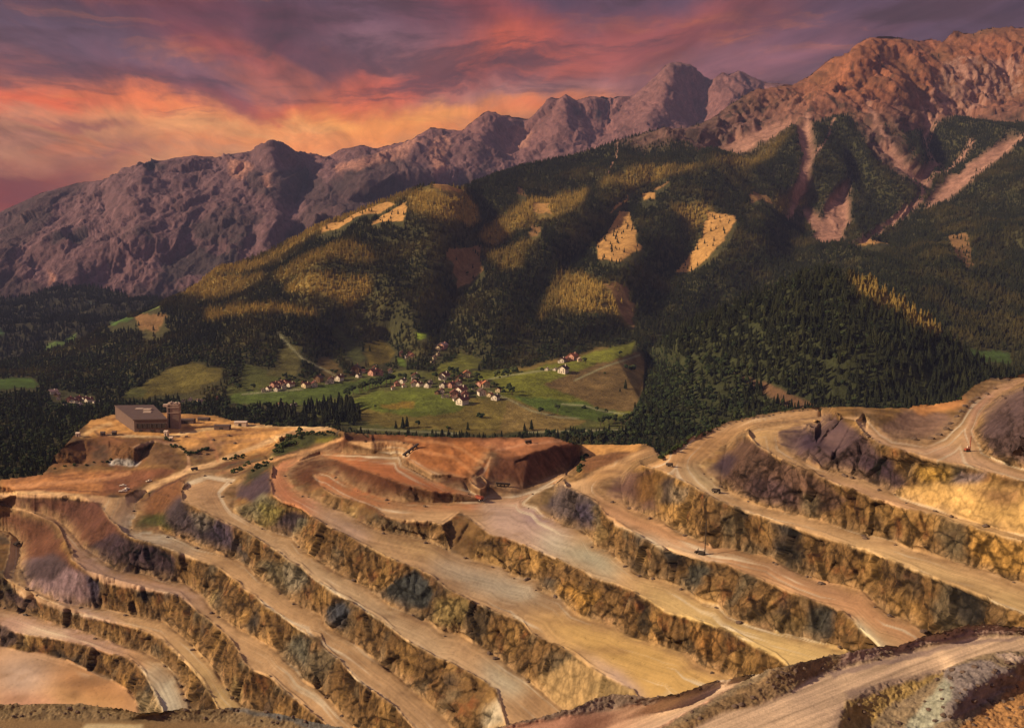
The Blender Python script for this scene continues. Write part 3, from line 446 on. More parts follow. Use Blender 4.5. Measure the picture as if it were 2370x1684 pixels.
# ---- ground colours: ore, dust, spoil, plus light and shade painted on a few rocks
FL = alb((210, 154, 104)); FA = alb((132, 90, 52), 0.70)
C = np.zeros(M.X.shape + (3,)); C[:] = FA
n_a = fbm(Pm, 38, 3, 0.55, 61.0); n_b = fbm(Pm, 14, 3, 0.6, 71.0); n_c = fbm(Pm, 60, 3, 0.55, 81.0)
def lay(w, c, fk=1.0): 
    w = np.clip(w, 0, 1)[..., None]; C[:] = C * (1 - w) + np.asarray(c) * w
lay((n_a - 0.05) * 3.0, alb((178, 124, 68), 0.78)); lay((n_b - 0.15) * 3.0, alb((128, 74, 40), 0.78)); lay((-n_a - 0.12) * 4.0, alb((112, 86, 60), 0.78))
lay((n_c - 0.22) * 5.0, alb((72, 58, 48), 0.75)); lay((-n_c - 0.30) * 4.0, alb((204, 156, 96), 0.8))
PAINT = [  # polygon, colour, feather, strength
 ("0,1146 230,1160 300,1250 240,1300 190,1280 150,1210 0,1165", (104, 62, 50), 6, .95), ("0,1180 120,1210 160,1290 200,1340 120,1330 50,1310 55,1260 0,1225", (108, 64, 48), 6, .95),
 ("55,1300 120,1290 210,1335 215,1405 140,1395 70,1365", (150, 116, 120), 5, .95), ("50,1300 130,1280 170,1310 110,1345 60,1340", (70, 52, 54), 6, .9), ("203,1330 228,1345 225,1405 208,1404", (74, 62, 80), 3, .9),
 ("190,1275 260,1235 310,1250 410,1285 412,1340 370,1350 300,1330 240,1310", (68, 50, 58), 4, .95), ("0,1370 60,1380 90,1410 40,1415 0,1400", (82, 60, 66), 5, .9), ("0,1440 30,1455 40,1490 0,1500", (88, 68, 66), 5, .9),
 ("320,1165 400,1105 440,1100 425,1150 370,1192 330,1190", (118, 74, 48), 5, .95), ("308,1225 320,1195 380,1190 400,1220 340,1232", (66, 66, 30), 5, .95), ("375,1185 420,1145 430,1180 540,1240 560,1285 480,1255 400,1240", (72, 58, 64), 6, .95), ("440,1180 475,1190 480,1225 455,1225", (150, 128, 112), 4, .6),
 ("545,1130 600,1085 630,1095 628,1140 600,1160 545,1150", (72, 54, 62), 5, .95), ("540,1180 610,1145 640,1160 600,1215 545,1195", (126, 112, 84), 5, .9), ("600,1160 660,1175 640,1215 598,1215", (150, 130, 72), 5, .8), ("625,1220 665,1180 700,1190 680,1240 640,1240", (62, 50, 62), 5, .95), ("680,1200 700,1200 690,1245 675,1240", (124, 112, 92), 3, .8),
 ("500,1190 540,1215 545,1270 510,1285 480,1240", (72, 58, 74), 6, .9), ("550,1275 575,1280 572,1300 550,1298", (70, 64, 66), 3, .9), ("595,1300 690,1300 720,1350 650,1375 610,1340", (92, 84, 66), 8, .8), ("660,1310 700,1315 705,1350 680,1380 655,1350", (176, 150, 124), 8, .6),
 ("750,1430 760,1400 800,1395 815,1420 790,1455 760,1450", (62, 62, 70), 4, .95), ("655,1480 690,1462 720,1480 700,1560 665,1540 645,1520", (112, 104, 90), 8, .85),
 ("870,1370 960,1318 1000,1345 985,1400 930,1410 860,1380 838,1366", (70, 68, 66), 4, .97), ("1070,1395 1100,1400 1140,1430 1110,1500 1070,1470", (84, 66, 50), 6, .9), ("1000,1385 1090,1385 1070,1460 1000,1440", (150, 122, 76), 6, .7),  # last two paint a rock block's shaded right and sunny left side
 ("1240,1335 1300,1345 1300,1395 1250,1380", (78, 70, 62), 6, .9), ("1480,1410 1510,1400 1500,1470 1472,1462", (52, 44, 38), 4, .9), ("1080,1340 1100,1320 1080,1290 1130,1270 1180,1300 1120,1340", (190, 140, 76), 10, .5),
 ("1240,1165 1300,1112 1345,1130 1380,1160 1370,1225 1330,1225 1290,1205 1255,1190", (92, 76, 78), 4, .92), ("1330,1160 1376,1165 1366,1225 1310,1215", (66, 54, 70), 5, .9), ("1215,1165 1290,1118 1270,1165 1240,1172", (110, 84, 50), 4, .9),  # knoll: sunny left and shaded right painted into the colour
 ("1400,1140 1440,1095 1510,1085 1520,1180 1470,1190 1410,1160", (100, 68, 62), 5, .95), ("1470,1100 1530,1090 1520,1150 1480,1170", (124, 84, 44), 6, .8), ("1530,1110 1565,1100 1555,1165 1525,1170", (62, 50, 50), 5, .9), ("1550,1120 1600,1130 1580,1165 1545,1165", (140, 116, 96), 6, .8),
 ("1640,1095 1690,1035 1735,1012 1790,1060 1900,1110 1960,1160 1900,1190 1830,1185 1740,1160 1670,1120", (100, 70, 60), 6, .92), ("1640,1095 1680,1050 1710,1060 1690,1095 1655,1108", (66, 48, 56), 5, .95), ("1740,1090 1840,1130 1850,1180 1780,1165 1720,1140", (84, 60, 66), 10, .7), ("1850,1145 1890,1150 1900,1200 1860,1195", (130, 108, 82), 6, .7),
 ("1785,1000 1850,965 1925,960 2000,1010 2050,1060 2100,1130 2050,1135 1980,1110 1860,1068 1800,1030", (90, 66, 70), 6, .92), ("1850,1000 1900,990 1900,1040 1860,1040", (58, 42, 56), 8, .8), ("1980,1050 2060,1060 2080,1120 2010,1110", (60, 42, 54), 8, .8),
 ("2090,1060 2120,1070 2100,1110 2085,1120", (150, 116, 84), 6, .7), ("2100,1075 2200,1075 2200,1110 2130,1115", (200, 146, 66), 8, .7), ("2220,1090 2280,1100 2260,1150 2190,1145", (150, 122, 122), 6, .8),
 ("2060,1135 2180,1115 2290,1120 2370,1130 2620,1180 2620,1300 2370,1243 2220,1200 2100,1160", (222, 168, 104), 7, .97), ("2250,1130 2370,1130 2370,1165 2300,1170", (150, 104, 72), 10, .8),
 ("2265,1000 2275,950 2320,915 2380,890 2620,870 2620,1100 2370,1080 2290,1050", (94, 70, 70), 6, .95), ("2020,1000 2090,955 2190,955 2210,985 2170,1015 2070,1018", (132, 96, 80), 6, .9), ("2090,945 2230,925 2240,940 2130,962", (196, 128, 76), 4, .9),
 ("2190,1185 2240,1200 2240,1290 2200,1300 2170,1240", (88, 78, 62), 8, .6), ("2240,1215 2370,1250 2620,1300 2620,1380 2370,1330 2260,1300", (210, 150, 78), 8, .75),
 ("1690,1420 1790,1450 1780,1480 1900,1500 1880,1420", (120, 92, 56), 8, .6), ("1870,1400 1920,1410 1900,1490 1860,1480", (78, 70, 62), 6, .85), ("1590,1310 1650,1310 1610,1390 1570,1370", (74, 68, 60), 5, .9), ("1730,1250 1800,1280 1870,1270 1850,1320 1770,1290", (66, 56, 46), 10, .6),
 ("1290,1350 1390,1370 1360,1430 1300,1400", (190, 132, 60), 8, .6), ("1600,1450 1670,1470 1650,1545 1610,1500", (186, 126, 70), 6, .6),
 ("1105,1720 1150,1625 1240,1585 1330,1520 1370,1545 1480,1600 1420,1625 1300,1650 1180,1720", (196, 152, 104), 5, .95), ("1390,1565 1480,1605 1420,1620 1360,1600", (140, 112, 76), 8, .6), ("1120,1640 1180,1610 1200,1660 1120,1690", (200, 176, 150), 8, .8),
 ("320,1600 420,1620 380,1700 300,1650", (190, 156, 116), 8, .7),
 # the red spoil terraces and the works yard
 ("640,1085 700,1060 790,1010 860,1003 1100,1008 1340,1025 1345,1060 1310,1098 1200,1140 1130,1150 1060,1190 1000,1212 940,1212 880,1190 760,1125 690,1120 660,1100", (84, 46, 30), 5, .97),
 ("870,1165 1080,1165 1060,1190 1000,1211 940,1210 885,1188", (88, 44, 32), 4, .97), ("800,1022 960,1030 935,1062 870,1052 800,1048", (88, 50, 32), 4, .8), ("800,1095 850,1095 870,1125 830,1120", (104, 62, 42), 5, .8),
 ("1140,1052 1185,1066 1270,1040 1330,1032 1342,1062 1310,1092 1200,1132 1128,1120", (104, 62, 44), 4, .95), ("1135,1048 1160,1062 1150,1090 1138,1070", (80, 48, 36), 3, .9),
 ("1240,1045 1330,1032 1345,1062 1300,1100 1220,1125 1225,1070", (126, 76, 54), 8, .8), ("860,1010 1000,1015 1090,1018 1140,1040 1090,1100 1050,1098 970,1080 945,1062 965,1030", (178, 108, 62), 6, .95), ("1090,1016 1330,1018 1325,1030 1260,1038 1185,1062 1145,1048", (170, 106, 70), 4, .95),  # first polygon: mound's right end painted lighter to offset its shade
 ("200,975 255,962 400,955 545,974 640,986 850,1004 800,1000 700,1000 560,1060 480,1062 440,1040 388,1012 199,1012", (212, 148, 86), 5, .95), ("0,1110 180,1093 290,1088 250,1150 0,1140", (190, 122, 74), 5, .9), ("230,1100 330,1085 420,1085 400,1095 300,1140 240,1150", (134, 80, 56), 6, .9),
 ("110,1088 150,1028 200,1015 310,1012 340,1040 330,1078 200,1074", (118, 76, 48), 5, .92), ("205,1030 250,1025 255,1070 215,1068", (82, 62, 50), 6, .8), ("250,1070 300,1064 325,1072 300,1082 255,1078", (186, 168, 158), 2, .9), ("310,1045 400,1035 430,1075 350,1080", (120, 84, 58), 5, .8), ("430,1040 520,1010 520,1060 450,1065", (96, 74, 62), 5, .6),
 ("640,1058 622,1062 650,1020 700,1003 760,1006 790,1012 700,1040", (58, 58, 28), 3, .97), ("735,1016 770,1012 760,1030 735,1030", (110, 96, 34), 3, .9),
 ("560,1110 600,1075 625,1070 625,1085 600,1100 555,1130", (64, 58, 34), 4, .9), ("1345,1028 1500,1026 1470,1045 1400,1050 1350,1060", (212, 148, 86), 3, .95), ("1350,1064 1400,1054 1520,1038 1500,1046 1420,1080 1345,1098", (130, 84, 54), 4, .95),
]
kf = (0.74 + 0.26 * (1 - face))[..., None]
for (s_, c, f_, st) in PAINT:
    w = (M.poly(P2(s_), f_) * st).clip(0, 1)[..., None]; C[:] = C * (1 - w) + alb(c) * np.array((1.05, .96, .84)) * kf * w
TRK = [("0,1146 100,1142 200,1151 262,1160 300,1156 350,1128 437,1090 500,1073 560,1047 640,1015 700,996 760,990", 6.5, (220, 162, 108), .95), ("390,1012 450,1000 520,986 620,988 760,989", 4, (226, 172, 112), .8), ("310,1036 360,1021 410,1030 432,1050 440,1078 425,1092", 3.5, (196, 140, 98), .85),
 ("480,1005 497,1040 505,1068", 4, (190, 122, 78), .7), ("500,1100 560,1083 630,1066 740,1038 790,1016", 4, (206, 140, 88), .8), ("330,1162 372,1130 437,1100 500,1086 545,1071", 2, (92, 56, 42), .9), ("560,1095 640,1060 700,1040", 2, (92, 60, 42), .6), ("190,1010 225,990 255,982", 5, (222, 164, 104), .7),
 ("250,1008 330,1012 388,1014", 3, (230, 180, 126), .7), ("20,1128 120,1120 230,1112 300,1095", 5, (206, 134, 84), .7), ("0,1137 130,1132 230,1140", 2, (110, 66, 44), .7), ("220,1000 240,1012 260,1004", 3, (96, 64, 48), .7), ("450,1045 520,1025 600,1018", 4, (150, 100, 66), .6), ("410,1010 470,1018 540,1008 600,1002", 3, (166, 108, 68), .6), ("850,1030 950,1040 1050,1060 1100,1100", 4, (206, 130, 78), .6), ("940,1018 1050,1030 1120,1075 1118,1110", 4, (214, 138, 84), .6), ("1150,1042 1230,1028 1300,1022", 3, (196, 128, 88), .6)]
_wx = M.X + 3 * perlin(M.X / 30, M.Y / 20, M.X * 0 + 5); _wy = M.Y + 2.5 * perlin(M.X / 30, M.Y / 20, M.X * 0 + 8)
for s_, w_, c, st in TRK:
    ln_ = P2(s_.replace(' ', ',0 ') + ',0'); pd = linedist(_wx, _wy, gx, gy, [ln_], 22); w = (np.exp(-(pd / w_) ** 4) * st)[..., None]; C[:] = C * (1 - w) + alb(c) * w
# dust gathers at the foot of each face
TO = [b for (a, b) in STR.values()]
dto = linedist(M.X, M.Y, gx, gy, TO, 90)
dto = np.minimum(dto, 90)
lay(np.exp(-(dto / 17.0) ** 2) * 0.62 * (1 - floor) * np.clip(0.7 + 1.5 * n_b, 0, 1), FL * 0.75)
# bench floors
CF = np.zeros_like(C); CF[:] = FL
def layf(w, c):
    w = np.clip(w, 0, 1)[..., None]; CF[:] = CF * (1 - w) + np.asarray(c) * w
PF = [("790,1020 965,1030 935,1065 975,1085 1045,1100 1110,1120 1120,1150 1180,1132 1130,1050 1000,1040", (188, 110, 62), 2, 1), ("735,1045 860,1050 1000,1110 1110,1150 1110,1162 1000,1142 890,1110 735,1060", (184, 104, 60), 2, 1), ("-260,1490 330,1490 330,1745 -260,1745", (206, 146, 98), 3, 1), ("0,1520 110,1530 100,1600 0,1610", (206, 168, 144), 20, .9), ("130,1540 300,1600 310,1650 150,1600", (196, 122, 70), 14, .9), ("110,1590 300,1610 250,1660 100,1640", (216, 152, 92), 12, .7), ("0,1600 110,1610 160,1650 0,1650", (204, 136, 100), 8, .8),
 ("-260,1390 260,1440 300,1520 120,1480 -260,1440", (196, 144, 116), 6, 1), ("50,1450 150,1460 140,1478 55,1465", (232, 190, 148), 5, .9), ("340,1545 400,1545 440,1640 370,1700", (222, 194, 156), 10, .9),
 ("0,1220 60,1230 55,1330 30,1360 0,1350", (222, 168, 114), 5, 1), ("20,1360 160,1395 210,1405 300,1440 200,1430 60,1380", (182, 142, 128), 8, .9), ("400,1470 560,1620 620,1720 540,1720 440,1550", (208, 162, 102), 12, .9),
 ("-260,1160 130,1195 190,1270 230,1300 200,1320 150,1250", (186, 128, 96), 6, 1), ("180,1270 430,1345 520,1420 440,1400 200,1330", (184, 136, 112), 8, .9), ("290,1325 360,1330 390,1350 300,1335", (200, 130, 74), 4, .8),
 ("230,1160 330,1150 310,1230 270,1215", (204, 150, 102), 8, .9), ("280,1200 310,1195 400,1240 480,1275 420,1275 300,1240", (180, 164, 142), 8, .9), ("-260,1130 240,1145 240,1165 -260,1160", (206, 146, 106), 3, 1),
 ("430,1095 560,1105 530,1170 430,1160", (212, 152, 102), 8, .9), ("480,1180 760,1320 1000,1480 1160,1600 1000,1520 600,1260", (216, 176, 132), 12, .7), ("1110,1520 1240,1590 1180,1620 1120,1575", (206, 180, 142), 8, .8),
 ("625,1050 740,1040 680,1080 680,1120 760,1180 700,1195 626,1150", (200, 118, 76), 8, 1), ("700,1150 860,1230 850,1262 760,1215", (192, 146, 118), 6, .8), ("810,1240 900,1290 960,1316 900,1300", (226, 176, 114), 4, .9), ("860,1220 960,1240 1060,1290 960,1290", (222, 166, 104), 8, .7), ("1000,1290 1230,1345 1330,1410 1180,1400 1000,1320", (180, 156, 128), 10, .85),
 ("1200,1400 1500,1470 1740,1600 1850,1720 1480,1650", (212, 156, 88), 14, .95), ("1320,1490 1440,1560 1500,1620 1470,1620 1400,1560", (206, 160, 138), 5, .8),
 ("740,1085 900,1150 1110,1160 1110,1180 860,1172 730,1125", (194, 112, 66), 4, 1), ("1100,1150 1200,1145 1310,1098 1312,1100 1290,1125 1216,1166", (206, 136, 92), 6, 1), ("1100,1160 1230,1160 1330,1220 1300,1290 1130,1235", (200, 154, 128), 10, .95), ("1205,1175 1260,1190 1280,1215 1220,1210", (150, 112, 116), 6, .9), ("1220,1250 1400,1260 1440,1320 1420,1345 1300,1290", (166, 150, 122), 10, .9), ("1250,1225 1310,1235 1310,1262 1260,1262", (216, 186, 150), 8, .8), ("1440,1330 2000,1510 2150,1720 1850,1600 1500,1400", (210, 162, 100), 12, .95),
 ("1340,1100 1530,1035 1530,1050 1450,1085 1390,1130", (214, 150, 92), 5, 1), ("1370,1140 1600,1240 2000,1370 2160,1490 2150,1520 1990,1430 1400,1200", (206, 140, 94), 6, .9), ("1400,1175 1480,1230 1700,1310 1640,1300 1500,1255", (216, 176, 140), 4, .7), ("1985,1430 2050,1500 2040,1530 1975,1450", (232, 204, 160), 4, .9), ("1700,1270 1900,1345 1980,1400 1840,1340 1700,1285", (150, 110, 86), 5, .6),
 ("1480,1080 1640,1000 1900,945 1900,966 1740,990 1640,1070 1560,1085", (212, 148, 92), 6, .95), ("1560,1075 1640,1075 1680,1140 1620,1130", (212, 170, 120), 6, .9), ("1900,1230 2400,1385 2620,1500 2370,1420 2000,1280", (216, 168, 110), 8, .8),
 ("1730,1000 1900,968 1900,985 1790,1005 1830,1055 1760,1035", (218, 160, 100), 5, 1), ("1900,1090 2150,1175 2100,1185 1900,1105", (204, 144, 104), 6, .9), ("2150,1180 2370,1240 2620,1300 2620,1320 2370,1255 2200,1210", (228, 172, 110), 6, .9), ("2000,985 2620,1150 2620,1175 2370,1114 2040,1030", (206, 150, 112), 6, .9), ("2240,1040 2245,930 2370,870 2620,830 2620,850 2370,885 2280,960 2255,1010", (204, 140, 110), 5, .9)]
for (s_, c, f_, st) in PF: layf(M.poly(P2(s_), f_ * 1.7 + 3, True) * st, alb(c))
rub = np.exp(-(dto / 15.0) ** 2) * np.clip(0.75 + 2.2 * n_b, 0, 1) * 0.85
CF[:] = CF * (1 - rub[..., None]) + alb((150, 106, 68)) * (1 + 0.9 * fbm(Pm, 5, 4, 0.7, 171.0)[..., None]) * rub[..., None]
pale = np.clip(fbm(np.stack([dto * 0.16, M.X * 0.006, M.Y * 0.006], -1), 2.0, 4, 0.6, 25.0) * 5 - 0.8, 0, 1) * 0.75; CF[:] = CF * (1 - pale[..., None]) + alb((236, 198, 156)) * pale[..., None]
brn = np.clip(-n_a * 4 - 0.5, 0, 1) * 0.4; CF[:] = CF * (1 - brn[..., None]) + alb((168, 116, 76)) * brn[..., None]
spk = np.clip(fbm(Pm, 2.6, 3, 0.7, 501.0) - 0.22, 0, 1) * 2.0; CF *= (1 - 0.5 * np.clip(spk, 0, 1))[..., None]
tr2 = fbm(np.stack([dto * 1.3 + 3 * n_c, M.X * 0.008, M.Y * 0.008], -1), 2.4, 3, 0.6, 65.0); CF *= (1 + 0.22 * tr2)[..., None]
# wheel tracks and wash marks along the benches
tr = fbm(np.stack([dto * 0.5 + 2 * n_c, M.X * 0.005, M.Y * 0.005], -1), 2.2, 4, 0.6, 5.0)
CF *= (0.96 + 0.36 * tr + 0.16 * n_b + 0.32 * n_a)[..., None]
lay(blur(floor, 0.8), 0); C += CF * np.clip(blur(floor, 0.8), 0, 1)[..., None]
st_ = fbm(Pm, 8, 3, 0.6, 15.0, False, (1, 0.6, 0.12))
C *= (1 + 0.5 * st_ * smo * face)[..., None]
fz = fbm(Pm, 5.5, 5, 0.72, 131.0); fr = fbm(Pm, 7.5, 4, 0.65, 137.0, True, (1, 1, 0.5))
fw = np.clip(face * (1 - 0.5 * smo) * (1 - np.clip(blur(floor, 1), 0, 1)), 0, 1)
rot2 = np.stack([rot_[..., 0] + 0.35 * rot_[..., 2], rot_[..., 1], rot_[..., 2]], -1); sk_ = fbm(rot2, 4.5, 5, 0.72, 301.0, False, (1, 1, 0.2)) * 2.0
jn = np.exp(-(j2_ / 0.10) ** 2) * 0.55 + np.exp(-(j1_ / 0.06) ** 2) * 0.5 + np.exp(-(j3_ / 0.12) ** 2) * 0.3
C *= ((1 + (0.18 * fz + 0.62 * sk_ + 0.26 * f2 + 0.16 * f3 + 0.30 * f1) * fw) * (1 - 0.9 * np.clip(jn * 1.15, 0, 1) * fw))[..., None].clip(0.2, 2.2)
flatw = (1 - face) * (1 - np.clip(blur(floor, 1), 0, 1)); g1 = fbm(Pm, 34, 5, 0.62, 401.0); g2 = fbm(Pm, 9, 4, 0.65, 407.0, False, (1, 0.5, 1))
C *= (1 + (0.75 * g1 + 0.55 * g2) * flatw)[..., None].clip(.3, 2)
redd = np.clip(-g1 * 4 - 0.3, 0, 1) * flatw * (M.X < 900) * 0.55; C[:] = C * (1 - redd[..., None]) + alb((140, 84, 54)) * redd[..., None]
M.P[..., 2] += fbm(Pm, 22, 5, 0.62, 411.0, True) * 1.6 * flatw
C = np.clip(C, 0.01, 0.85)
rock = attr_mat('quarried_ground', [(2.4, 0.72, 1.28), (0.8, 0.85, 1.15)], 0.35, bdist=1.0, rockattr=True)
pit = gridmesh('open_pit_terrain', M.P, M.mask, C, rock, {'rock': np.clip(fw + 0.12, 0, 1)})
tag(pit, kind='structure')
# outer flank of the workings, falling away behind the rim to the valley
def skirt(name, pts, steps, mat, jag=0.0):
    me = bpy.data.meshes.new(name); bm = bmesh.new(); prev = None
    for i, p in enumerate(pts):
        d = Vector((p.x, p.y, 0)).normalized(); row = []
        for (out, dz_) in steps:
            q_ = p + d * out; row.append(bm.verts.new((q_.x, q_.y, q_.z + dz_ + (random.random() - 0.5) * jag * min(out, 12) / 12)))
        if prev:
            for a_, b_, c_, e_ in zip(prev[:-1], prev[1:], row[:-1], row[1:]): bm.faces.new((a_, c_, e_, b_))
        prev = row
    for f_ in bm.faces: f_.smooth = True
    bm.to_mesh(me); bm.free(); me.materials.append(mat)
    o = bpy.data.objects.new(name, me); COL.objects.link(o); tag(o, kind='structure'); return o
flank_mat = bpy.data.materials.new('overgrown_spoil'); flank_mat.use_nodes = True
t = NT(flank_mat.node_tree); g_ = t.n('ShaderNodeNewGeometry')
nz = t.n('ShaderNodeTexNoise', inp={'Vector': g_.outputs['Position'], 'Scale': 0.05, 'Detail': 6.0})
t.n('ShaderNodeOutputMaterial', inp={0: t.n('ShaderNodeBsdfPrincipled', inp={'Base Color': t.ramp(nz.outputs['Fac'], [(0.4, (0.03, 0.032, 0.014)), (0.6, (0.12, 0.075, 0.04))]), 'Roughness': 0.95}).outputs[0]})
rp = []
for i in range(0, len(gx), 3):
    col_ = np.nonzero(M.mask[:, i])[0]
    if len(col_): rp.append(Vector(M.P[col_[0], i]) + Vector((0, 0, -0.5)))
skirt('spoil_flank', rp, [(0, 0), (8, -2), (40, -25), (110, -70), (330, -190)], flank_mat)

# ------------------------------------------------------------------ valley floor, forested hills and the near rock range: one terrain
def zl(s): return [(x, y, z, 'z') for x, y, z in P2(s)]
def yl(s): return [(x, y, z, 'y') for x, y, z in P2(s)]
SIL = "-260,860,2900 0,838,2950 100,815,3000 200,790,3080 250,770,3150 300,745,3300 400,692,3400 500,640,3450 600,590,3500 700,545,3500 760,515,3500 850,478,3500 900,458,3500 960,437,3500 1000,435,3500 1060,440,3650 1100,425,3900 1185,394,4200 1340,352,4400 1434,321,4500 1506,301,4600 1589,295,4700 1636,280,4800 1693,240,5000 1755,203,5200 1833,197,5350 1874,176,5400 1926,135,5500 1963,124,5500 1985,100,5500 2014,86,5500 2066,88,5600 2144,93,5700 2185,93,5700 2211,70,5700 2253,78,5700 2300,62,5700 2370,65,5700 2500,40,5750 2700,60,5800"
HL = [yl(SIL),
 zl("-260,1200,-330 200,1200,-330 700,1200,-330 1200,1200,-330 1700,1200,-330 2200,1200,-330 2700,1200,-330"),
 zl("-260,1120,-285 0,1112,-283 90,1101,-285 120,1086,-288 150,1032,-300 200,985,-305 250,960,-312 330,955,-318"),
 zl("-260,1020,-305 0,1010,-305 90,1000,-310 150,970,-318"), zl("-260,930,-322 0,925,-322 120,930,-326 240,935,-328 330,930,-330"),
 zl("-260,885,-328 0,880,-328 100,885,-330"), zl("400,960,-330 700,985,-330 900,1000,-330 1200,1000,-330 1500,1000,-330 1700,1000,-330"),
 zl("420,925,-330 600,930,-328 800,950,-330 900,960,-330"), zl("520,915,-322 700,900,-318 880,872,-312"), zl("560,930,-326 720,922,-324 860,890,-320 900,875,-318"),
 zl("830,930,-316 960,905,-308 1150,905,-308 1300,900,-312"), zl("1000,960,-322 1200,945,-322 1400,950,-325"),
 zl("1130,880,-302 1300,850,-290 1420,815,-278 1480,800,-272"), zl("1150,850,-304 1290,828,-294 1400,802,-284 1460,795,-280"), zl("1150,985,-328 1350,955,-324 1480,925,-318"),
 zl("300,915,-322 400,850,-290 470,850,-288 520,880,-305"), zl("560,840,-285 640,805,-265 700,815,-272 660,880,-308"), zl("850,795,-278 900,800,-290 990,845,-300"), zl("980,860,-300 1060,815,-285 1110,835,-296"),
 # spurs and hollows above the village
 yl("330,760,3000 400,745,2940 470,735,2900 600,705,2800 700,718,2750 745,760,2690 780,800,2650"), yl("430,720,3200 560,690,3120 640,690,2960"),
 yl("600,640,3200 700,605,3080 780,595,3010 860,620,2920 920,690,2780 960,760,2660"), yl("690,580,3380 800,540,3300 900,560,3180"),
 yl("1000,435,3500 1020,500,3240 1010,570,3060 1000,630,2920 970,700,2780"), yl("1180,470,3650 1110,560,3350 1070,640,3080 1045,720,2830 1015,780,2690"),
 yl("1440,440,3800 1330,520,3400 1240,600,3100 1160,680,2850 1100,750,2660 1080,790,2600"), yl("1500,480,3800 1400,570,3450 1330,620,3230 1260,700,2950"),
 yl("1700,420,3950 1600,470,3700 1540,520,3500 1450,600,3150 1400,680,2880 1360,740,2720 1320,790,2620"), yl("1620,540,3560 1580,620,3280 1520,700,2980 1480,770,2750"),
 yl("1880,400,4050 1790,470,3780 1720,540,3480 1650,630,3120 1590,700,2900 1540,770,2750"), yl("1930,470,3980 1850,560,3600 1780,640,3200 1700,720,2900"),
 # the rock range: arete, cirque, gullies
 yl("1994,110,5300 1985,160,5120 1930,225,4850 1859,285,4580 1797,325,4350 1700,365,4150 1600,385,4050 1500,400,4000"), yl("1900,200,5200 1830,260,5000 1760,300,4800 1690,330,4700"),
 yl("1985,160,5120 2030,260,4650 2070,340,4380 2105,430,4080 2115,480,3900"), yl("1950,330,4500 1960,430,4150 1980,520,3780 1960,600,3350"), yl("1900,300,4560 1880,400,4250 1840,480,4000"),
 yl("2110,180,5250 2130,270,4950 2150,340,4650 2150,390,4450 2145,430,4180 2125,470,4000 2095,510,3850 2080,560,3600"),
 yl("2180,260,5050 2200,300,4850 2230,290,4950"), yl("2300,240,5250 2370,240,5200"), yl("2260,150,5400 2370,130,5450"),
 yl("2700,260,4800 2500,270,4700 2370,300,4600 2280,330,4450 2210,400,4220 2170,450,4060 2130,500,3890"),
 yl("2700,380,4000 2500,400,3900 2370,430,3850 2280,480,3700 2200,540,3480 2100,600,3200 2020,640,2950"), yl("2700,560,3300 2500,560,3250 2370,570,3250 2250,620,3050 2150,660,2800 2100,700,2650"),
 yl("2700,760,2500 2500,760,2500 2370,780,2450 2260,790,2400 2200,830,2300"), yl("1500,850,2550 1700,850,2400 1900,850,2300 2200,880,2150 2500,860,2150 2700,850,2150")]
gx2 = np.arange(-258, 2700, 3.2); gy2 = np.arange(30, 1200, 2.6)
G2 = tin(HL, gx2, gy2, 'y')
X2, Y2 = np.meshgrid(gx2, gy2)
sily = np.interp(gx2, [p[0] for p in P2(SIL)], [p[1] for p in P2(SIL)])
rocky = np.clip((gx2 - 1560) / 200, 0, 1)
jag = 1.7 * (fbm(np.stack([gx2, gx2 * 0, gx2 * 0], -1), 60, 5, 0.6, 3.0, True) - 0.35) * 9 * rocky + perlin(gx2 / 7, gx2 * 0 + 4, gx2 * 0) * 2
H = Layer(G2, gx2, gy2, Y2 > (sily - np.minimum(jag, 9) * 0.8 + 1)[None, :])
# smooth the facets into rounded slopes
Gs = blur(np.where(H.mask, 1 / H.G, 0), 5) / np.maximum(blur(H.mask.astype(float), 5), 1e-3)
edge = np.clip((H.Y - sily[None, :]) / 30, 0, 1); flat_ = np.clip((H.Y - 800) / 60, 0, 1)
wd = (1 / H.G) * (1 - edge * (1 - flat_)) + Gs * edge * (1 - flat_)
H.P = dirs(H.X, H.Y) * wd[..., None]
HP = H.P.copy()
# masks
ROCK = P2("1400,330 1436,322 1506,300 1590,292 1690,238 1755,190 1850,180 2014,60 2370,40 2700,20 2700,300 2370,292 2300,296 2210,292 2150,300 2075,330 2110,400 2120,450 2080,430 2010,360 1975,290 1930,282 1880,300 1850,292 1790,330 1700,345 1610,370 1590,340 1500,345")
rk = np.maximum(inpoly(H.WX, H.WY, ROCK).astype(float), 0)
SCREE = ["1840,300 1875,295 1880,380 1860,440 1835,480 1820,500 1835,430 1855,380", "1920,460 1960,430 1970,500 1950,560 1900,580 1880,560", "1855,490 1880,485 1920,530 1880,540",
 "2150,385 2185,370 2140,430 2120,480 2100,515 2080,520 2130,450 2100,420 2040,350 2060,350 2120,410", "2130,250 2150,300 2135,330 2160,390 2150,395 2125,320 2140,300", "2370,330 2260,400 2200,460 2140,490 2180,430 2250,370 2320,330",
 "2100,480 2080,520 2040,545 2010,575 1975,590 1950,585 1990,565 2050,520", "1690,330 1800,290 1860,285 1780,330 1700,345 1590,375"]
